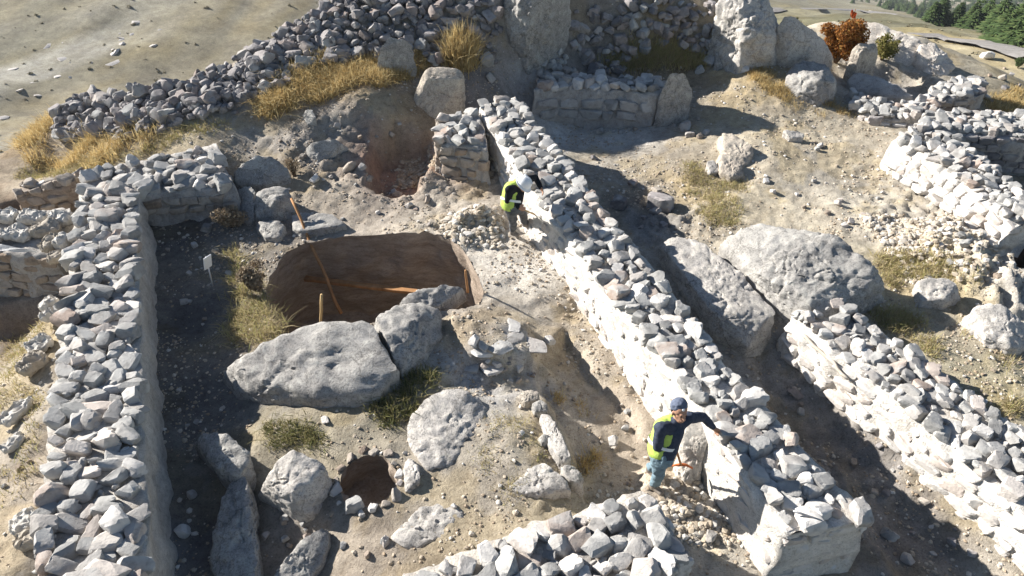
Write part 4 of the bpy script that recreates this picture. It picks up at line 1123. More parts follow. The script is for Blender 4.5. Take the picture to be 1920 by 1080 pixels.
M['gravel'] = island_stone('gravel', [(0, (.30, .25, .19)), (.4, (.42, .36, .28)), (.75, (.50, .46, .40)), (1, (.62, .59, .54))])
M['crumb'] = island_stone('earth_crumbs', [(0, (.30, .23, .16)), (.5, (.42, .34, .25)), (1, (.52, .45, .36))])
gravel('gravel', 'fine gravel scattered over the dusty ground', 30000, 'gravel', (-7.5, 11, 3.3, 19), .012, .075, 3.0)
gravel('gravel', 'crumbs of dug earth strewn over the ground', 42000, 'crumb', (-6, 10, 3.3, 17), .012, .05, 2.0)


def gravel_at(name, label, n, mat, px, py, r, smin, smax):
    c = G(px, py)
    global RNG
    x0 = (c.x - r, c.x + r, c.y - r, c.y + r)
    gravel(name, label, n, mat, x0, smin, smax, 2.0)


gravel_at('spoil', 'crumbled pale marl of the spoil heap beside the pit', 2600, 'gravel', 885, 425, .55, .02, .13)
gravel_at('spoil', 'crumbled white marl over the heap at the right edge', 5000, 'gravel', 1790, 440, 1.2, .02, .13)
gravel_at('spoil', 'broken earth clods at the feet of the beanie worker', 1800, 'gravel', 1320, 950, .55, .02, .11)
gravel_at('spoil', 'crumbled earth fallen by the reddish hollow', 1500, 'crumb', 790, 330, .5, .02, .12)

# ------------------------------------------------------------------ dry grass
def blades(roots, hgt, wid, lean, seg=2, curl=.5):
    """roots n x 3 ; returns one mesh of curved blades"""
    n = len(roots)
    h = hgt * RNG.uniform(.55, 1.25, n); a = RNG.uniform(0, 6.283, n); l = np.abs(RNG.normal(scale=lean, size=n))
    dx, dy = np.cos(a), np.sin(a)
    w = wid * RNG.uniform(.7, 1.3, n)
    tw = RNG.uniform(0, 6.283, n)
    wx, wy = np.cos(tw) * w, np.sin(tw) * w
    V = np.zeros((n, 5, 3)); 
    for k, t in ((0, 0.0), (1, .55)):
        off = h * (l * t + curl * l * t * t)
        ww = 1 - t * .35
        V[:, 2 * k, 0] = roots[:, 0] + dx * off - wx * ww; V[:, 2 * k, 1] = roots[:, 1] + dy * off - wy * ww; V[:, 2 * k, 2] = roots[:, 2] + h * t
        V[:, 2 * k + 1, 0] = roots[:, 0] + dx * off + wx * ww; V[:, 2 * k + 1, 1] = roots[:, 1] + dy * off + wy * ww; V[:, 2 * k + 1, 2] = roots[:, 2] + h * t
    off = h * (l + curl * l)
    V[:, 4, 0] = roots[:, 0] + dx * off; V[:, 4, 1] = roots[:, 1] + dy * off; V[:, 4, 2] = roots[:, 2] + h * (1 - .25 * l)
    F1 = np.array([(0, 1, 3), (0, 3, 2), (2, 3, 4)])
    Fs = (F1[None] + (np.arange(n) * 5)[:, None, None]).reshape(-1, 3)
    return V.reshape(-1, 3), Fs


def px_scatter(poly, n):
    xs = [p[0] for p in poly]; ys = [p[1] for p in poly]; out = []
    # scatter evenly on the ground inside the outline
    W = [G(*p) for p in poly]; W = [(w.x, w.y) for w in W if w is not None]
    lo = np.min(W, 0); hi = np.max(W, 0)
    while len(out) < n:
        x = random.uniform(lo[0], hi[0]); y = random.uniform(lo[1], hi[1])
        if in_poly(W, x, y): out.append((x, y))
    return np.array(out)


def grass(name, label, poly, tufts, per, hgt, wid, mat, spread=.07, lean=.5, patch=0.0, kind='stuff', cat='grass'):
    c = px_scatter(poly, tufts)
    if patch:
        f = fbm(np.c_[c, np.zeros(len(c))], 1.5, 3, .6, 51)
        c = c[f > patch - .5]
    sc = RNG.uniform(.6, 1.2, len(c))
    r = np.repeat(c, per, 0) + RNG.normal(scale=spread, size=(len(c) * per, 2))
    z = hz(r[:, 0], r[:, 1]) - .01
    V, Fs = blades(np.c_[r, z], hgt * np.repeat(sc, per), wid, lean)
    o = link(name, mesh_np(name, V, Fs, M[mat], False))
    tag(o, label, cat, kind=kind)
    return o


random.seed(33)
grass('dry_grass', 'golden dry grass along the bank below the rubble', [(455, 200), (560, 130), (640, 98), (700, 100), (705, 128), (690, 150), (600, 190), (500, 215)], 700, 40, .27, .006, 'straw', .10, .75, .42)
grass('dry_grass', 'golden dry grass at the left end of the rubble bank', [(50, 250), (110, 240), (190, 252), (260, 238), (345, 222), (352, 246), (300, 270), (235, 296), (165, 318), (90, 322), (50, 296)], 1100, 40, .25, .006, 'straw', .10, .75, .2)
grass('dry_grass', 'straw coloured grass fringe over the dug bank edge', [(690, 150), (700, 130), (780, 105), (800, 118), (780, 140), (700, 165)], 200, 36, .24, .006, 'straw', .08, .6)
grass('grass_tuft', 'tall golden grass tuft left of the standing monolith', [(835, 118), (850, 95), (875, 85), (892, 100), (890, 125), (860, 130)], 60, 46, .55, .007, 'straw', .08, .35, kind='thing')
grass('dry_grass', 'thin dry grass over the left hillside edge', [(30, 330), (60, 300), (240, 290), (330, 240), (440, 230), (250, 300), (120, 335)], 260, 18, .10, .005, 'straw_dull', .08, .7)
grass('grass_tuft', 'shaggy dry grass between the white sign and the pit', [(418, 470), (440, 470), (500, 560), (510, 600), (540, 620), (470, 655), (425, 640), (440, 560)], 90, 30, .15, .005, 'straw_dull', .09, 1.0, kind='thing')
grass('weeds', 'green and straw weeds under the split boulder', [(690, 770), (740, 730), (800, 690), (820, 700), (770, 790), (720, 800)], 40, 26, .16, .006, 'weed', .06, .6)
grass('dry_grass', 'short dry grass on the open ground right of the main wall', [(1290, 300), (1340, 340), (1400, 340), (1380, 420), (1330, 420), (1280, 360)], 300, 18, .09, .005, 'straw_dull', .08, .7, .35)
grass('dry_grass', 'yellow dry grass round the big boulder on the right', [(1640, 480), (1740, 470), (1840, 530), (1790, 560), (1700, 540), (1660, 530)], 260, 20, .12, .005, 'straw_dull', .08, .6, .3)
grass('dry_grass', 'patchy dry grass beyond the trench wall', [(1620, 590), (1720, 580), (1810, 620), (1915, 690), (1915, 800), (1800, 700), (1700, 640)], 420, 20, .12, .005, 'straw_dull', .08, .6, .35)
grass('dry_grass', 'dry grass at the foot of the tall outcrop', [(1395, 128), (1450, 125), (1480, 150), (1480, 200), (1560, 190), (1600, 215), (1540, 230), (1420, 160)], 240, 20, .13, .005, 'straw', .07, .6, .3)
grass('dry_grass', 'dry grass in the platform trench below the paved corner', [(1020, 665), (1060, 700), (1100, 780), (1120, 860), (1100, 905), (1075, 830), (1035, 740)], 150, 22, .13, .005, 'straw', .06, .6, .3)
grass('dry_grass', 'sparse dry grass on the sunny platform', [(900, 780), (1000, 790), (1040, 860), (980, 940), (820, 960), (900, 880)], 200, 12, .06, .004, 'straw_dull', .06, .8, .4)
grass('weeds', 'low green weeds between angular block and split boulder', [(500, 790), (600, 800), (610, 840), (560, 835), (510, 840)], 70, 22, .08, .005, 'weed', .06, .8)
grass('dry_grass', 'brown grass in the shade under the rubble slope', [(1120, 118), (1180, 100), (1310, 100), (1320, 125), (1160, 132)], 220, 30, .25, .006, 'straw_dull', .08, .5)
grass('dry_grass', 'dry grass on the earth left of the broad wall', [(10, 640), (70, 600), (100, 560), (90, 700), (60, 900), (20, 1000), (0, 900)], 220, 16, .09, .005, 'straw_dull', .07, .7, .35)
grass('dry_grass', 'yellow grass at the right beyond the room wall', [(1850, 195), (1915, 165), (1915, 205), (1865, 215)], 120, 18, .14, .006, 'straw', .09, .6)


# ------------------------------------------------------------------ shrubs and trees
def leaf_cloud(centers, radii, n, size, mat, name, parent, org, squash=.85):
    pts = []
    k = len(centers); w = np.array(radii) ** 2; w /= w.sum()
    ch = RNG.choice(k, n, p=w)
    d = RNG.normal(size=(n, 3)); d /= np.linalg.norm(d, axis=1)[:, None]
    r = np.array(radii)[ch] * RNG.random(n) ** .35
    c = np.array(centers)[ch] + d * r[:, None] * np.array([1, 1, squash])
    a = RNG.normal(size=(n, 3)); b = RNG.normal(size=(n, 3))
    a /= np.linalg.norm(a, axis=1)[:, None]; b = np.cross(a, b); b /= np.linalg.norm(b, axis=1)[:, None]
    s = size * RNG.uniform(.6, 1.4, n)[:, None]
    V = np.stack([c - a * s, c + b * s * .5, c + a * s, c - b * s * .5], 1)
    Fq = np.arange(n * 4).reshape(n, 4)
    return link(name, mesh_np(name, V.reshape(-1, 3), Fq, M[mat], False), parent)


def tube(pts, radii, sides=6):
    V = []; Fq = []
    pts = [Vector(p) for p in pts]
    for i, p in enumerate(pts):
        t = (pts[min(i + 1, len(pts) - 1)] - pts[max(i - 1, 0)]).normalized()
        u = t.cross(Vector((.3, .2, 1))) if abs(t.z) < .9 else t.cross(Vector((1, 0, 0)))
        u.normalize(); v = t.cross(u)
        for k in range(sides):
            a = 2 * math.pi * k / sides
            V.append(p + (u * math.cos(a) + v * math.sin(a)) * radii[i])
    for i in range(len(pts) - 1):
        for k in range(sides):
            Fq.append((i * sides + k, i * sides + (k + 1) % sides, (i + 1) * sides + (k + 1) % sides, (i + 1) * sides + k))
    n = len(V)
    V += [pts[0], pts[-1]]
    for k in range(sides):
        Fq.append((n, (k + 1) % sides, k, k)); b = (len(pts) - 1) * sides
        Fq.append((n + 1, b + k, b + (k + 1) % sides, b + (k + 1) % sides))
    return [tuple(x) for x in V], Fq


def tube_mesh(name, chains, mat, sides=6, smooth=True):
    bm = bmesh.new()
    for pts, radii in chains:
        V, Fq = tube(pts, radii, sides)
        vs = [bm.verts.new(v) for v in V]
        for f in Fq:
            f2 = []
            for q in f:
                if q not in f2: f2.append(q)
            try: bm.faces.new([vs[q] for q in f2])
            except ValueError: pass
    bmesh.ops.recalc_face_normals(bm, faces=bm.faces)
    me = bpy.data.meshes.new(name); bm.to_mesh(me); bm.free()
    for p in me.polygons: p.use_smooth = smooth
    if mat: me.materials.append(M[mat])
    return me


def shrub(name, label, px, py, r, h, mat, n, leaf, seed):
    random.seed(seed)
    g = G(px, py)
    root = empty(name, g); tag(root, label, 'shrub')
    chains = []
    cs = []; rs = []
    for i in range(9):
        a = random.uniform(0, 6.28); rr = r * random.uniform(.3, .8); hh = h * random.uniform(.45, .95)
        tip = (math.cos(a) * rr, math.sin(a) * rr, hh)
        chains.append(([(0, 0, -.05), (tip[0] * .4, tip[1] * .4, hh * .5), tip], [.025, .015, .006]))
        cs.append(tip); rs.append(r * random.uniform(.3, .5))
        cs.append((tip[0] * .6, tip[1] * .6, hh * .55)); rs.append(r * random.uniform(.3, .45))
    link('branches', tube_mesh('branches', chains, 'bark'), root)
    leaf_cloud(cs, rs, n, leaf, mat, 'foliage', root, None)


shrub('autumn_shrub', 'dense rust coloured shrub between pale outcrop and earthen bank', 1566, 118, .62, 1.0, 'autumn', 9000, .035, 1)
shrub('olive_shrub', 'small olive green bush behind the grey block', 1652, 112, .34, .6, 'bush', 3000, .03, 2)
shrub('green_shrub', 'small green bush on the skyline right of the pale outcrop', 1493, 38, .25, .4, 'bush', 1500, .03, 3)
shrub('twiggy_shrub', 'grey twiggy weed beside the flat angled boulder', 552, 330, .16, .35, 'twig', 500, .02, 4)
shrub('twiggy_shrub', 'brown dry bush in the shaded corner by the cross wall', 435, 425, .3, .4, 'twig', 2600, .025, 5)
shrub('twiggy_shrub', 'pale feathery dry bush at the left rim of the pit', 487, 545, .3, .5, 'twig', 3600, .026, 6)
shrub('dark_bush', 'dark bush at the right edge beside the road', 1908, 128, .5, .7, 'pine', 2500, .035, 7)


def pine_mesh(seed):
    rg = np.random.default_rng(seed)
    n = 520
    t = rg.random(n) ** .8
    lay = np.floor(t * 9) / 9 + rg.normal(scale=.02, size=n)
    rad = (1.02 - lay) * .38 * (0.6 + .4 * rg.random(n)) + .02
    a = rg.uniform(0, 6.283, n)
    c = np.c_[np.cos(a) * rad, np.sin(a) * rad, .12 + lay * .86 - rad * .25]
    d = np.c_[np.cos(a), np.sin(a), -.25 + 0 * a]
    sd = np.c_[-np.sin(a), np.cos(a), 0 * a]
    s = (.09 * (1.25 - lay) * rg.uniform(.7, 1.3, n))[:, None]
    V = np.stack([c - d * s * 1.6, c + sd * s * .7 - np.array([0, 0, .02]), c + d * s * 1.3, c - sd * s * .7 - np.array([0, 0, .02])], 1)
    return V.reshape(-1, 3), np.arange(n * 4).reshape(n, 4)


PINES = [mesh_np('crown', *pine_mesh(50 + i), M['pine'], False) for i in range(4)]
TRUNK = tube_mesh('trunk', [([(0, 0, -.15), (0, 0, .5), (0, 0, .95)], [.03, .02, .004])], 'bark')
random.seed(8)
cand = []
k = 0
while len(cand) < 290 and k < 6000:
    k += 1
    px = random.uniform(1470, 1950) if random.random() < .25 else random.uniform(1640, 1950); py = random.uniform(-25, 105)
    edge = np.interp(px, [1480, 1560, 1640, 1700, 1760, 1840, 1920, 1960], [4, 10, 14, 30, 48, 62, 86, 100])
    if py > edge - 2: continue
    g = G(px, py, near=45.0)
    if g is None: continue
    if any((g.x - q[0].x) ** 2 + (g.y - q[0].y) ** 2 < 1.5 for q in cand): continue
    cand.append((g, py))
cand.sort(key=lambda t: t[0].y)
for i, (g, py) in enumerate(cand):
    root = empty('pine_tree', g)
    tag(root, 'young green pine in the plantation beyond the road', 'tree', 'pines of the plantation')
    hgt = random.uniform(3.0, 5.2)
    cr_ = link('crown', PINES[i % 4], root); tr = link('trunk', TRUNK, root)
    for o in (cr_, tr):
        o.scale = (hgt * random.uniform(.95, 1.25), hgt * random.uniform(.95, 1.25), hgt)
        o.rotation_euler = (0, 0, random.uniform(0, 6))
# the wood further down reads as one mass
Vs, Fs, off = [], [], 0
base4 = [pine_mesh(80 + i) for i in range(3)]
k = 0
while k < 2600:
    k += 1
    px = random.uniform(1600, 1990); py = random.uniform(-60, 110)
    edge = np.interp(px, [1480, 1560, 1640, 1700, 1760, 1840, 1920, 1960], [4, 10, 14, 30, 48, 62, 86, 100])
    if py > edge - 6: continue
    g = G(px, py, near=45.0)
    if g is None: continue
    i = k; x = g.x + random.gauss(0, 1.5); y = g.y + random.gauss(0, 1.5)
    V, Fq = base4[i % 3]; h = random.uniform(2.5, 4.5)
    sel = np.arange(0, len(Fq), 3)
    Vv = V.reshape(-1, 4, 3)[sel].reshape(-1, 3) * np.array([h, h, h]) * 1.1 + np.array([x, y, hz1(x, y) - .3])
    Vs.append(Vv); Fs.append(np.arange(len(Vv)).reshape(-1, 4) + off); off += len(Vv)
tag(link('forest', mesh_np('forest', np.concatenate(Vs), np.concatenate(Fs), M['pine'], False)), 'dark pine wood falling away in the upper right corner', 'wood', kind='stuff')


# ------------------------------------------------------------------ road
for (C_, wd), lab in zip(ROADS, ('pale gravel road curving below the ruin', 'far straight stretch of the gravel road')):
    n = len(C_); k = 8; V = []
    for r in range(n):
        tg = C_[min(r + 1, n - 1)] - C_[max(r - 1, 0)]; nr = np.array([-tg[1], tg[0]]) / np.hypot(tg[0], tg[1])
        for i in range(k + 1):
            t = i / k - .5
            V.append((*(C_[r, :2] + nr * t * wd), C_[r, 2] + .06 - .5 * t * t))
    Fq = [(i * (k + 1) + j, (i + 1) * (k + 1) + j, (i + 1) * (k + 1) + j + 1, i * (k + 1) + j + 1) for i in range(n - 1) for j in range(k)]
    tag(link('road', mesh_np('road', V, Fq, M['road'])), lab, kind='structure')

# ------------------------------------------------------------------ sandbags
def sandbag(px, py, z, w, d, h, yaw, mat, label, seed):
    D, Fa = ICO[5]
    e = .55
    V = np.sign(D) * np.abs(D) ** e
    V *= np.array([w, d, h]) / 2
    rg = fbm(V + seed, 9, 3, .6, seed); V *= (1 + .10 * rg)[:, None]
    V[:, 2] += .05 * fbm(V + seed, 5, 3, .6, seed + 2)
    fold = np.sin(V[:, 0] * 34 + 9 * fbm(V, 5, 3, .6, seed)) * .014 - .03 * np.abs(fbm(V, 12, 3, .6, seed + 7))
    V[:, 2] += fold
    p = P(px, py, z)
    o = link('sandbag', mesh_np('sandbag', V, Fa, M[mat], True, 60), None, p)
    o.rotation_euler = (random.gauss(0, .1), random.gauss(0, .1), yaw)
    tag(o, label, 'sandbag')


random.seed(3)
for i, (px, py, z, w, d, h, yaw, mat, lab) in enumerate([
    (-20, 440, .44, .5, .34, .16, .2, 'bag', 'white torn sandbag leaving the frame on the left wall'), (35, 436, .45, .5, .34, .16, -.1, 'bag', 'white torn sandbag above the white sheet'), (85, 428, .48, .46, .34, .17, .3, 'bag_dirty', 'dirty sandbag in the middle of the bagged wall'),
    (112, 408, .52, .4, .3, .17, .1, 'bag', 'pale sandbag tucked against the top of the broad wall'), (60, 406, .48, .46, .3, .15, 0, 'bag', 'pale sandbag behind the rounded stone'), (10, 405, .46, .46, .3, .15, .1, 'bag', 'pale sandbag at the far left corner of the bagged wall'),
    (96, 455, .45, .4, .3, .17, .9, 'bag_dirty', 'slumped dirty sandbag right of the white sheet'), (108, 482, .38, .3, .26, .16, .4, 'bag_dirty', 'dark sandbag hanging over the corner of the masonry'), (118, 452, .5, .3, .24, .16, 1.2, 'bag', 'small white sandbag beside the broad wall'),
    (92, 572, .22, .3, .24, .15, 1.0, 'bag', 'white sandbag edge above the dark left room'), (90, 590, .2, .26, .2, .12, .6, 'bag', 'crumpled white sandbag by the dark left room'), (72, 645, .12, .36, .3, .14, .9, 'bag', 'white sandbag lower down the earth slope'), (60, 680, .08, .4, .3, .13, 1.2, 'bag_dirty', 'dirty sandbag below the white one on the earth slope'),
    (30, 770, .05, .22, .5, .1, -.2, 'bag', 'long shredded white bag at the left edge'), (25, 830, .05, .2, .34, .1, -.4, 'bag', 'shredded white bag scrap further down the left edge'), (45, 980, .02, .3, .3, .1, .6, 'bag', 'crumpled white bag near the bottom left corner'), (55, 1010, .02, .3, .24, .1, .2, 'bag_dirty', 'muddy bag near the bottom left corner')]):
    sandbag(px, py, z + .05, w, d, h, yaw, mat, lab, i + 1)
# white sheet on the bagged wall
bm = bmesh.new(); nrow = 6
rows = []
for i in range(13):
    t = i / 12; p = P(-90 + 160 * t, 452 + 20 * t * t, .51 - .03 * t)
    q = P(-90 + 160 * t, 468 + 5 * t, .46 - .02 * t)
    rows.append([p.lerp(q, j / nrow) + Vector((0, 0, .015 * math.sin(i * 1.9 + j))) for j in range(nrow + 1)])
vs = [[bm.verts.new(v) for v in r] for r in rows]
for i in range(12):
    for j in range(nrow): bm.faces.new((vs[i][j], vs[i + 1][j], vs[i + 1][j + 1], vs[i][j + 1]))
bmesh.ops.solidify(bm, geom=bm.faces[:], thickness=.008)
me = bpy.data.meshes.new('white_sheet'); bm.to_mesh(me); bm.free(); me.materials.append(M['sheet'])
tag(link('white_sheet', me), 'white sheet spread over the front edge of the bagged wall', 'sheet')

# ------------------------------------------------------------------ timber, sign, tools
def pole(name, label, cat, a, b, r0, r1, mat, sides=10, wobble=.012, n=10):
    a, b = Vector(a), Vector(b)
    pts = []; 
    for i in range(n + 1):
        t = i / n; pts.append(a.lerp(b, t) - a + Vector((random.gauss(0, wobble), random.gauss(0, wobble), random.gauss(0, wobble))) * (0 if i in (0, n) else 1))
    me = tube_mesh(name, [(pts, [r0 + (r1 - r0) * i / n for i in range(n + 1)])], mat, sides)
    o = link(name, me, None, a)
    if label: tag(o, label, cat)
    return o


random.seed(14)
pole('leaning_pole', 'long wooden pole leaning into the brown pit', 'pole', P(640, 588, -1.0), P(546, 372, .42), .032, .024, 'wood')


def beam(name, label, a, b, w, h, mat):
    a, b = Vector(a), Vector(b); L = (b - a).length
    bm = bmesh.new(); bmesh.ops.create_cube(bm, size=1)
    bmesh.ops.scale(bm, vec=(L, w, h), verts=bm.verts)
    bmesh.ops.subdivide_edges(bm, edges=[e for e in bm.edges if abs((e.verts[0].co - e.verts[1].co).x) > .5 * L], cuts=9)
    for v in bm.verts: v.co += Vector((0, random.gauss(0, .004), random.gauss(0, .004)))
    bmesh.ops.bevel(bm, geom=bm.edges[:], offset=.006, segments=1, affect='EDGES')
    me = bpy.data.meshes.new(name); bm.to_mesh(me); bm.free(); me.materials.append(M[mat])
    o = link(name, me, None, (a + b) / 2)
    o.rotation_euler = (b - a).to_track_quat('X', 'Z').to_euler()
    return tag(o, label, 'beam')


beam('beam', 'wooden beam lying across the inside of the brown pit', P(572, 522, -.85), P(782, 548, -.75), .11, .07, 'wood')
pole('stake', 'short pale wooden stake behind the long boulder', 'stake', P(601, 612, -.15), P(603, 552, .42), .022, .022, 'wood_pale', n=4, wobble=.003)
pole('stake', 'short brown wooden stake at the right corner of the pit', 'stake', P(877, 548, -.1), P(873, 507, .42), .022, .02, 'wood', n=4, wobble=.003)
sg = empty('sign', G(398, 535)); tag(sg, 'small white sign board on a stick in the dark room', 'sign')
top = P(386, 482, .42) - sg.location
link('post', tube_mesh('post', [([(0, 0, -.1), tuple(top)], [.012, .012])], 'paint', 6), sg)
bm = bmesh.new(); bmesh.ops.create_cube(bm, size=1); bmesh.ops.scale(bm, vec=(.02, .16, .26), verts=bm.verts); bmesh.ops.bevel(bm, geom=bm.edges[:], offset=.003, segments=1, affect='EDGES')
me = bpy.data.meshes.new('board'); bm.to_mesh(me); bm.free(); me.materials.append(M['paint'])
bo = link('board', me, sg, top * .85 + Vector((.02, -.02, 0))); bo.rotation_euler = (.0, .25, -.5)
pole('iron_bar', 'grey iron bar lying on the near end of the main wall', 'bar', P(1487, 958, .56), P(1540, 976, .54), .014, .012, 'metal', wobble=.001, n=3)
pole('timber', 'thin pale timber bedded in the face of the trench wall', 'timber', P(1500, 622, .02), P(1590, 710, .0), .03, .025, 'wood_grey')
# small orange marker by the road
g = G(1598, 26)
mk = empty('orange_marker', P(1600, 32, .95)); tag(mk, 'small orange cloth marker on the tip of the earthen bank', 'marker')
link('stick', tube_mesh('stick', [([(0, 0, -.3), (0, 0, .22)], [.012, .01])], 'wood', 6), mk)
bm = bmesh.new()
vs = [[bm.verts.new((i * .035 - .1, .03 * math.sin(i * 1.3 + j), .2 - j * .045 - .02 * i + .02 * math.sin(i * 2.1))) for j in range(5)] for i in range(6)]
for i in range(5):
    for j in range(4): bm.faces.new((vs[i][j], vs[i + 1][j], vs[i + 1][j + 1], vs[i][j + 1]))
bmesh.ops.solidify(bm, geom=bm.faces[:], thickness=.006)
me = bpy.data.meshes.new('cloth'); bm.to_mesh(me); bm.free(); me.materials.append(M['orange'])
link('cloth', me, mk)

# scrub dotting the far hillside
Vs, Fs, off = [], [], 0
for i in range(1800):
    if i % 4 < 3: x = random.uniform(-110, 5); y = random.uniform(28, 150)
    else: x = random.uniform(14, 60); y = random.uniform(40, 100)
    r = random.uniform(.06, .24)
    n = 14
    d = RNG.normal(size=(n, 3)); d /= np.linalg.norm(d, axis=1)[:, None]; d[:, 2] = np.abs(d[:, 2])
    c = d * r * RNG.random((n, 1)) ** .4 * np.array([1, 1, .6]) + np.array([x, y, hz1(x, y)])
    a = RNG.normal(size=(n, 3)) * r * .35; b = RNG.normal(size=(n, 3)) * r * .3
    V = np.stack([c - a, c + b, c + a, c - b], 1).reshape(-1, 3)
    Vs.append(V); Fs.append(np.arange(n * 4).reshape(-1, 4) + off); off += n * 4
M['scrub'] = leaf_mat('hill_scrub', [(0, (.17, .155, .10)), (.6, (.24, .21, .14)), (1, (.32, .28, .18))], .1)
tag(link('scrub', mesh_np('scrub', np.concatenate(Vs), np.concatenate(Fs), M['scrub'], False)), 'low scrub dotted over the far hillside', 'scrub', kind='stuff')
# pale rocks breaking through the far slope
items = []
random.seed(77)
for px, py, n_, sx, sy in [(50, 178, 6, 70, 60), (200, 105, 8, 80, 40), (225, 82, 8, 40, 20), (90, 100, 4, 120, 120)]:
    for _ in range(n_):
        t = random.gauss(0, .5)
        g = G(px + t * sx, py - t * sx * .55 + random.gauss(0, sy * .35))
        if g is None or g.y < 24: continue
        s = random.uniform(.25, 1.0) * random.uniform(.6, 1.2)
        items.append(((g.x, g.y, g.z - s * .12), (s * random.uniform(1, 2.4), s, s * .45), (random.gauss(0, .25), random.gauss(0, .25), .9 + random.gauss(0, .5))))
if items:
    o = link('outcrop', join_rocks(items, 'stone_pale', 'outcrop')); tag(o, 'pale rock outcrops on the far hillside at upper left', 'outcrop', kind='stuff')

# ------------------------------------------------------------------ people
M['navy'] = plain_mat('navy_fabric', (0.045, 0.055, 0.08), .85, .3, 30, .25)
M['black_cloth'] = plain_mat('black_fabric', (0.014, 0.015, 0.02), .85, .3, 30, .25)
M['slate'] = plain_mat('slate_fabric', (0.11, 0.13, 0.18), .85, .3, 30, .25)
M['denim'] = plain_mat('dusty_jeans', (0.17, 0.24, 0.28), .9, .3, 14, .4)
M['work_grey'] = plain_mat('grey_work_trousers', (0.11, 0.115, 0.12), .9, .35, 14, .4)
M['hivis'] = plain_mat('lime_vest', (0.44, 0.58, 0.12), .6, .12, 20, .3)
M['reflect'] = plain_mat('reflective_tape', (0.72, 0.73, 0.72), .35, .08, 20, .1)
M['skin'] = plain_mat('skin', (0.42, 0.24, 0.16), .6, .12, 20, .1)
M['hair'] = plain_mat('dark_hair', (0.03, 0.022, 0.018), .7, .3, 40, .3)
M['boot'] = plain_mat('dusty_boot', (0.24, 0.21, 0.18), .9, .3, 16, .3)
M['helmet'] = plain_mat('white_helmet', (0.78, 0.79, 0.80), .3, .04, 6, .02)
M['eye'] = plain_mat('eye', (0.02, 0.015, 0.012), .2, .1, 6, .0)


def blob(name, segs, voxel, mat, parent, smooth=4, extra=None):
    """one continuous skin round tapered limbs"""
    bm = bmesh.new()
    for p0, r0, p1, r1 in segs:
        p0, p1 = Vector(p0), Vector(p1)
        L = max((p1 - p0).length, 1e-4)
        q = (p1 - p0).to_track_quat('Z', 'Y').to_matrix().to_4x4() if L > 1e-3 else Matrix.Identity(4)
        rings = []
        prof = [(-r0 * math.cos(a), r0 * math.sin(a)) for a in (0.35, .8, 1.2, 1.57)] + [(L + r1 * math.cos(a), r1 * math.sin(a)) for a in (1.57, 1.2, .8, .35)]
        for zz, rr in prof:
            rings.append([bm.verts.new(Matrix.Translation(p0) @ q @ Vector((rr * math.cos(6.2832 * k / 14), rr * math.sin(6.2832 * k / 14), zz))) for k in range(14)])
        for i in range(len(rings) - 1):
            for k in range(14): bm.faces.new((rings[i][k], rings[i][(k + 1) % 14], rings[i + 1][(k + 1) % 14], rings[i + 1][k]))
        bm.faces.new(rings[0][::-1]); bm.faces.new(rings[-1])
    me = bpy.data.meshes.new(name); bm.to_mesh(me); bm.free()
    tmp = bpy.data.objects.new('tmp', me); COL.objects.link(tmp)
    rm = tmp.modifiers.new('r', 'REMESH'); rm.mode = 'VOXEL'; rm.voxel_size = voxel
    sm_ = tmp.modifiers.new('s', 'SMOOTH'); sm_.iterations = smooth; sm_.factor = .5
    dg = bpy.context.evaluated_depsgraph_get()
    m2 = bpy.data.meshes.new_from_object(tmp.evaluated_get(dg))
    bpy.data.objects.remove(tmp); bpy.data.meshes.remove(me)
    m2.name = name
    if extra:
        n = len(m2.vertices); co = np.zeros(n * 3, np.float32); m2.vertices.foreach_get('co', co); co = co.reshape(-1, 3).astype(float)
        no = np.zeros(n * 3, np.float32); m2.vertices.foreach_get('normal', no); no = no.reshape(-1, 3)
        co += no * (fbm(co, extra[0], 3, .6, 3) * extra[1])[:, None]
        m2.vertices.foreach_set('co', co.astype(np.float32).ravel()); m2.update()
    m2.polygons.foreach_set('use_smooth', np.ones(len(m2.polygons), bool))
    m2.materials.clear(); m2.materials.append(M[mat])
    return link(name, m2, parent)


def hand(w, d, side, k=1.0, curl=.5):
    """palm and five bent fingers: wrist, pointing direction, direction of the thumb side"""
    w, d, side = Vector(w), Vector(d).normalized(), Vector(side)
    side = (side - d * side.dot(d)).normalized(); dn = d.cross(side).normalized()
    if dn.z > 0: dn = -dn
    out = [(w - d * .02, .026, w + d * .03, .03)]
    for i in range(4):
        b = w + d * .075 + side * (.03 - .02 * i)
        out.append((w + d * .02 + side * (.018 - .012 * i), .017, b, .0125))
        ln = (.036, .042, .04, .03)[i]
        m_ = b + (d + dn * curl * .5).normalized() * ln
        out.append((b, .0115, m_, .010)); out.append((m_, .010, m_ + (d * .6 + dn * curl * 1.4).normalized() * ln * .8, .0085))
    t0 = w + d * .02 + side * .03; t1 = t0 + (d * .6 + side * .7).normalized() * .04
    out.append((w + d * .01, .02, t0, .015)); out.append((t0, .014, t1, .012)); out.append((t1, .012, t1 + (d + dn * .6).normalized() * .032, .0095))
    return out


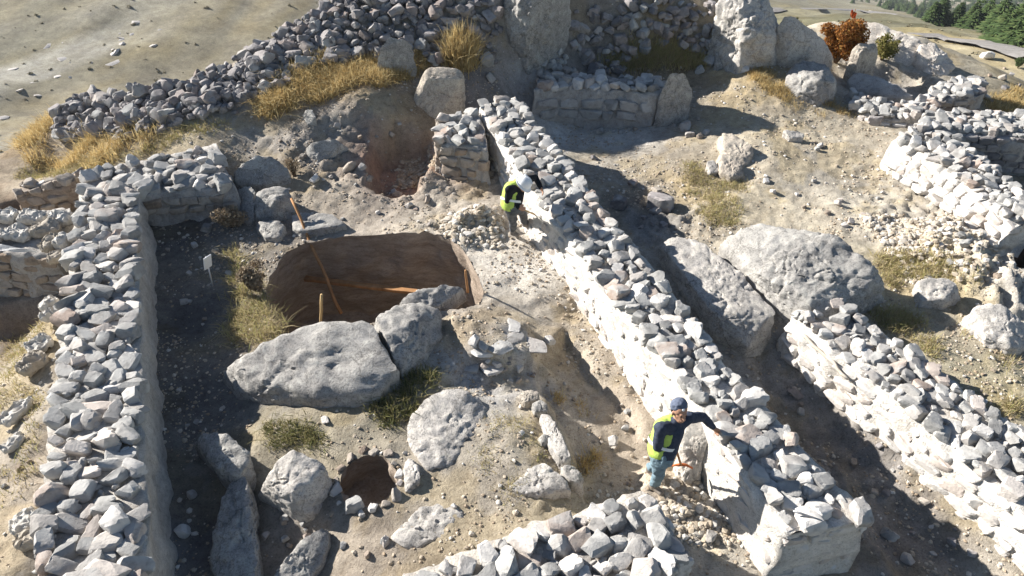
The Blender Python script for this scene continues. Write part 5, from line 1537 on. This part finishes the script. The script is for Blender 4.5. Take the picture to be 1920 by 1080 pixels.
def head_parts(c, fwd, up, parent, zoom=1.0):
    """skull, jaw, nose, ears of a head at c looking along fwd"""
    f = Vector(fwd).normalized(); u = (Vector(up) - f * Vector(up).dot(f)).normalized(); s = f.cross(u)
    c = Vector(c)
    segs = [(c + u * .03 - f * .015, .088, c + u * .045 + f * .01, .084), (c - u * .03 + f * .025, .07, c - u * .075 + f * .05, .045), (c + u * .02 + f * .05, .052, c - u * .05 + f * .06, .045),
            (c + u * .012 + f * .10, .012, c - u * .022 + f * .122, .017)]
    for k in (-1, 1):
        segs.append((c + s * .085 * k + u * .01, .018, c + s * .09 * k - u * .025, .013))
        segs.append((c + s * .03 * k + u * .03 + f * .092, .014, c + s * .012 * k + u * .032 + f * .096, .013))
    segs.append((c + s * .02 - u * .058 + f * .098, .011, c - s * .02 - u * .058 + f * .098, .011))
    return segs, f, u, s


def loc_list(o, segs): return [(Vector(a) - o, r, Vector(b) - o, q) for a, r, b, q in segs]


def person(root_label, gpx, J, mats, hat, facing, tool=None):
    g = G(*gpx)
    root = empty('person', g); tag(root, root_label, 'person')
    return root, g


def dress(root, j, mats, hat, face, up, thumbL, thumbR, vback):
    o = root.location
    L = lambda a: j[a] - o
    hs, f, u, s = head_parts(L('head'), face, up, root)
    skin = hs + [(L('neck'), .055, L('head') - u * .04, .052), (L('pelvis'), .10, L('chest'), .11), (L('chest'), .1, L('neck'), .06)]
    for a, b, c in (('sR', 'eR', 'wR'), ('sL', 'eL', 'wL')):
        skin += [(L('chest'), .07, L(a), .05), (L(a), .042, L(b), .036), (L(b), .034, L(c), .026)]
    for a, b, c in (('hR', 'kR', 'aR'), ('hL', 'kL', 'aL')):
        skin += [(L('pelvis'), .09, L(a), .07), (L(a), .066, L(b), .05), (L(b), .048, L(c), .036)]
    skin += hand(L('wR'), L('wR') - L('eR') * 1.0, thumbR, curl=.9) + hand(L('wL'), L('wL') - L('eL'), thumbL, curl=.6)
    body = blob('body', skin, .0075, mats['skin'], root, 2)
    # eyes and hair
    for k in (-1, 1):
        D, Fa = ICO[2]
        p = L('head') + s * .033 * k + u * .012 + f * .096
        link('eye', mesh_np('eye', D * .011 + np.array(p), Fa, M['eye']), root)
    hd = L('head')
    blob('hair', [(hd + u * .045 - f * .03, .092, hd + u * .01 - f * .04, .088), (hd + s * .082 + u * .03 - f * .02, .02, hd + s * .085 - u * .0 - f * .01, .014), (hd - s * .082 + u * .03 - f * .02, .02, hd - s * .085 - f * .01, .014)], .009, 'hair', root)
    # trousers
    tr = [(L('pelvis') + Vector((0, 0, .02)), .145, L('pelvis') - Vector((0, 0, .04)), .14)]
    for a, b, c in (('hR', 'kR', 'aR'), ('hL', 'kL', 'aL')):
        kc = L(b).lerp(L(c), .86)
        tr += [(L('pelvis'), .12, L(a), .10), (L(a), .098, L(b), .075), (L(b), .073, kc, .062)]
    blob('trousers', tr, .013, mats['trousers'], root, 3, (16, .014))
    # jacket with sleeves
    jk = [(L('pelvis') + (L('chest') - L('pelvis')) * .12, .15, L('chest'), .155), (L('chest'), .15, L('neck') - (L('neck') - L('chest')) * .25, .085), (L('neck') - (L('neck') - L('chest')) * .3, .075, L('neck'), .066)]
    for a, b, c in (('sR', 'eR', 'wR'), ('sL', 'eL', 'wL')):
        jk += [(L('chest') + (L('neck') - L('chest')) * .3, .10, L(a), .078), (L(a), .076, L(b), .060), (L(b), .058, L(b).lerp(L(c), .93), .044)]
    blob('jacket', jk, .012, mats['jacket'], root, 3, (15, .006))
    # sleeveless vest, hollow round the jacket
    ax = (L('chest') - L('pelvis'))
    vs_ = [(L('pelvis') + ax * .2, .166, L('chest') - ax * .05, .17), (L('chest') - ax * .1, .165, L('chest') + (L('neck') - L('chest')) * .35, .125)]
    for a in ('sR', 'sL'):
        vs_.append((L('chest') + (L('neck') - L('chest')) * .3, .115, (L('chest') + (L('neck') - L('chest')) * .3).lerp(L(a), .55), .098))
    back = Vector(vback); back -= ax.normalized() * back.dot(ax.normalized()); back = back.normalized() * .045
    vs_ = [(a + back, r, b + back, q) for a, r, b, q in vs_]
    vest = blob('vest', vs_, .010, 'hivis', root, 5, (9, .006))
    an = ax.normalized()
    for t in (.45,):
        c = L('pelvis') + ax * t + back
        q = an.to_track_quat('Z', 'Y').to_matrix()
        V = []; nn = 40
        for zz in (-.02, .02):
            for k in range(nn):
                V.append(c + q @ Vector((math.cos(6.2832 * k / nn) * .185, math.sin(6.2832 * k / nn) * .185, zz)))
        link('reflective_band', mesh_np('reflective_band', [tuple(v) for v in V], [(k, (k + 1) % nn, nn + (k + 1) % nn, nn + k) for k in range(nn)], M['reflect']), vest)
    for a, tname in (('aR', 'toeR'), ('aL', 'toeL')):
        blob('boot', [(L(a) + Vector((0, 0, .05)), .056, L(a) - Vector((0, 0, .03)), .056), (L(a) - Vector((0, 0, .035)), .05, L(tname), .044)], .011, mats['boot'], root, 2)
    if hat == 'beanie':
        bn = blob('beanie', [(hd + u * .075 - f * .022, .100, hd + u * .085 - f * .018, .092), (hd + u * .066 - f * .028, .101, hd + u * .07 - f * .028, .101)], .010, 'slate', root, 2, (30, .006))
        D, Fa = ICO[2]
        link('emblem', mesh_np('emblem', (D * np.array([.022, .022, .022])) + np.array(hd + u * .085 + f * .068), Fa, M['reflect']), bn)
    else:
        hm = blob('helmet', [(hd + u * .055 - f * .015, .118, hd + u * .065 + f * .01, .116)], .010, 'helmet', root, 3)
        nn = 36; V = []
        for rr, zz in ((.108, .035), (.155, .018), (.155, .010), (.108, .022)):
            for k in range(nn):
                a = 6.2832 * k / nn; ext = 1 + .14 * max(0, math.cos(a))
                V.append(tuple(hd + u * zz + f * math.cos(a) * rr * ext + s * math.sin(a) * rr * .92))
        Fq = [(r * nn + k, r * nn + (k + 1) % nn, ((r + 1) % 4) * nn + (k + 1) % nn, ((r + 1) % 4) * nn + k) for r in range(4) for k in range(nn)]
        link('brim', mesh_np('brim', V, Fq, M['helmet'], True, 40), hm)
        blob('ridge', [(hd + u * .16 - f * .09, .016, hd + u * .178, .018), (hd + u * .178, .018, hd + u * .16 + f * .09, .016)], .008, 'helmet', hm, 2)
    return body


# worker with the beanie
g1 = G(1226, 912); z1 = g1.z
J1 = lambda px, py, h: P(px, py, z1 + h)
p1 = empty('person', g1); tag(p1, 'worker in lime vest, jeans and dark beanie, one hand on the wall', 'person')
dress(p1, {
    'pelvis': J1(1243, 853, .93), 'chest': J1(1259, 806, 1.24), 'neck': J1(1269, 789, 1.40), 'head': J1(1274, 772, 1.53),
    'sR': J1(1238, 803, 1.39), 'eR': J1(1233, 838, 1.14), 'wR': J1(1262, 838, 1.03), 'sL': J1(1291, 783, 1.34), 'eL': J1(1318, 782, 1.22), 'wL': J1(1337, 801, 1.03),
    'hR': J1(1234, 856, .88), 'kR': J1(1236, 888, .48), 'aR': J1(1226, 908, .10), 'toeR': J1(1239, 924, .045),
    'hL': J1(1250, 852, .88), 'kL': J1(1238, 866, .50), 'aL': J1(1219, 878, .10), 'toeL': J1(1230, 893, .045)},
    dict(skin='skin', jacket='navy', trousers='denim', boot='boot'), 'beanie', (.3, -1, .12), (0, .1, 1), (0, -.4, .8), (0, .3, 1), (-.8, .5, .2))
# his pick
pk = empty('pick', J1(1277, 872, .32)); tag(pk, 'short handled pick with rusty red head held by the beanie worker', 'pick')
hp = J1(1265, 834, 1.03) - pk.location
link('handle', tube_mesh('handle', [([(0, 0, 0), tuple(hp * .5), tuple(hp * 1.12)], [.016, .015, .017])], 'wood', 8), pk)
link('pick_head', tube_mesh('pick_head', [([(-.14, .02, -.05), (-.07, .0, .0), (0, 0, .01), (.07, 0, .0), (.15, -.02, -.04)], [.006, .016, .022, .018, .012])], 'orange', 8), pk)
# worker with the helmet
g2 = G(963, 438); z2 = g2.z
J2 = lambda px, py, h: P(px, py, z2 + h)
p2 = empty('person', g2); tag(p2, 'worker in white helmet and lime vest bending over the far wall', 'person')
dress(p2, {
    'pelvis': J2(961, 388, .90), 'chest': J2(967, 357, 1.16), 'neck': J2(974, 347, 1.27), 'head': J2(980, 346, 1.30),
    'sR': J2(955, 356, 1.27), 'eR': J2(953, 380, 1.02), 'wR': J2(972, 388, .95), 'sL': J2(984, 338, 1.20), 'eL': J2(1004, 333, 1.12), 'wL': J2(1014, 352, 1.0),
    'hR': J2(957, 391, .86), 'kR': J2(962, 412, .48), 'aR': J2(961, 433, .10), 'toeR': J2(970, 441, .045),
    'hL': J2(967, 387, .86), 'kL': J2(980, 400, .50), 'aL': J2(984, 418, .10), 'toeL': J2(993, 424, .045)},
    dict(skin='skin', jacket='black_cloth', trousers='work_grey', boot='boot'), 'helmet', (.75, -.55, -.75), (.6, -.2, .9), (0, -.4, .8), (0, .3, 1), (-.6, .3, .8))
tl = empty('hand_pick', J2(973, 389, .95)); tag(tl, 'thin handled tool in the hand of the helmeted worker', 'tool')
ht = J2(1002, 402, .55) - tl.location
link('handle', tube_mesh('handle', [([(0, 0, 0), tuple(ht * .5), tuple(ht)], [.013, .012, .013])], 'wood_pale', 8), tl)
link('tool_head', tube_mesh('tool_head', [([tuple(ht + Vector((-.05, 0, .05))), tuple(ht), tuple(ht + Vector((.06, 0, -.06)))], [.006, .014, .006])], 'metal', 8), tl)

# ------------------------------------------------------------------ thin haze over the valley
bm = bmesh.new(); bmesh.ops.create_cube(bm, size=1)
lo = np.array([XX.min() + 1, YY.min() + .02, ZZ.min() - 1]); hi = np.array([XX.max() - 1, YY.max() - 1, max(ZZ.max(), CAMH) + 1.5])
lo[:2] = (XX.min() - 2, YY.min() - 2); hi[:2] = (XX.max() + 2, YY.max() + 2)
for v in bm.verts: v.co = Vector([lo[k] if v.co[k] < 0 else hi[k] for k in range(3)])
me = bpy.data.meshes.new('haze'); bm.to_mesh(me); bm.free()
hm_ = bpy.data.materials.new('haze'); hm_.use_nodes = True; nt = hm_.node_tree
nt.nodes.remove(nt.nodes['Principled BSDF'])
pv = nt.nodes.new('ShaderNodeVolumePrincipled'); pv.inputs['Color'].default_value = (.86, .92, 1, 1); pv.inputs['Density'].default_value = 0.0002; pv.inputs['Anisotropy'].default_value = 0.2
nt.links.new(pv.outputs[0], nt.nodes['Material Output'].inputs['Volume'])
me.materials.append(hm_)
tag(link('haze', me), 'thin pale haze over the valley behind the dig', kind='stuff')
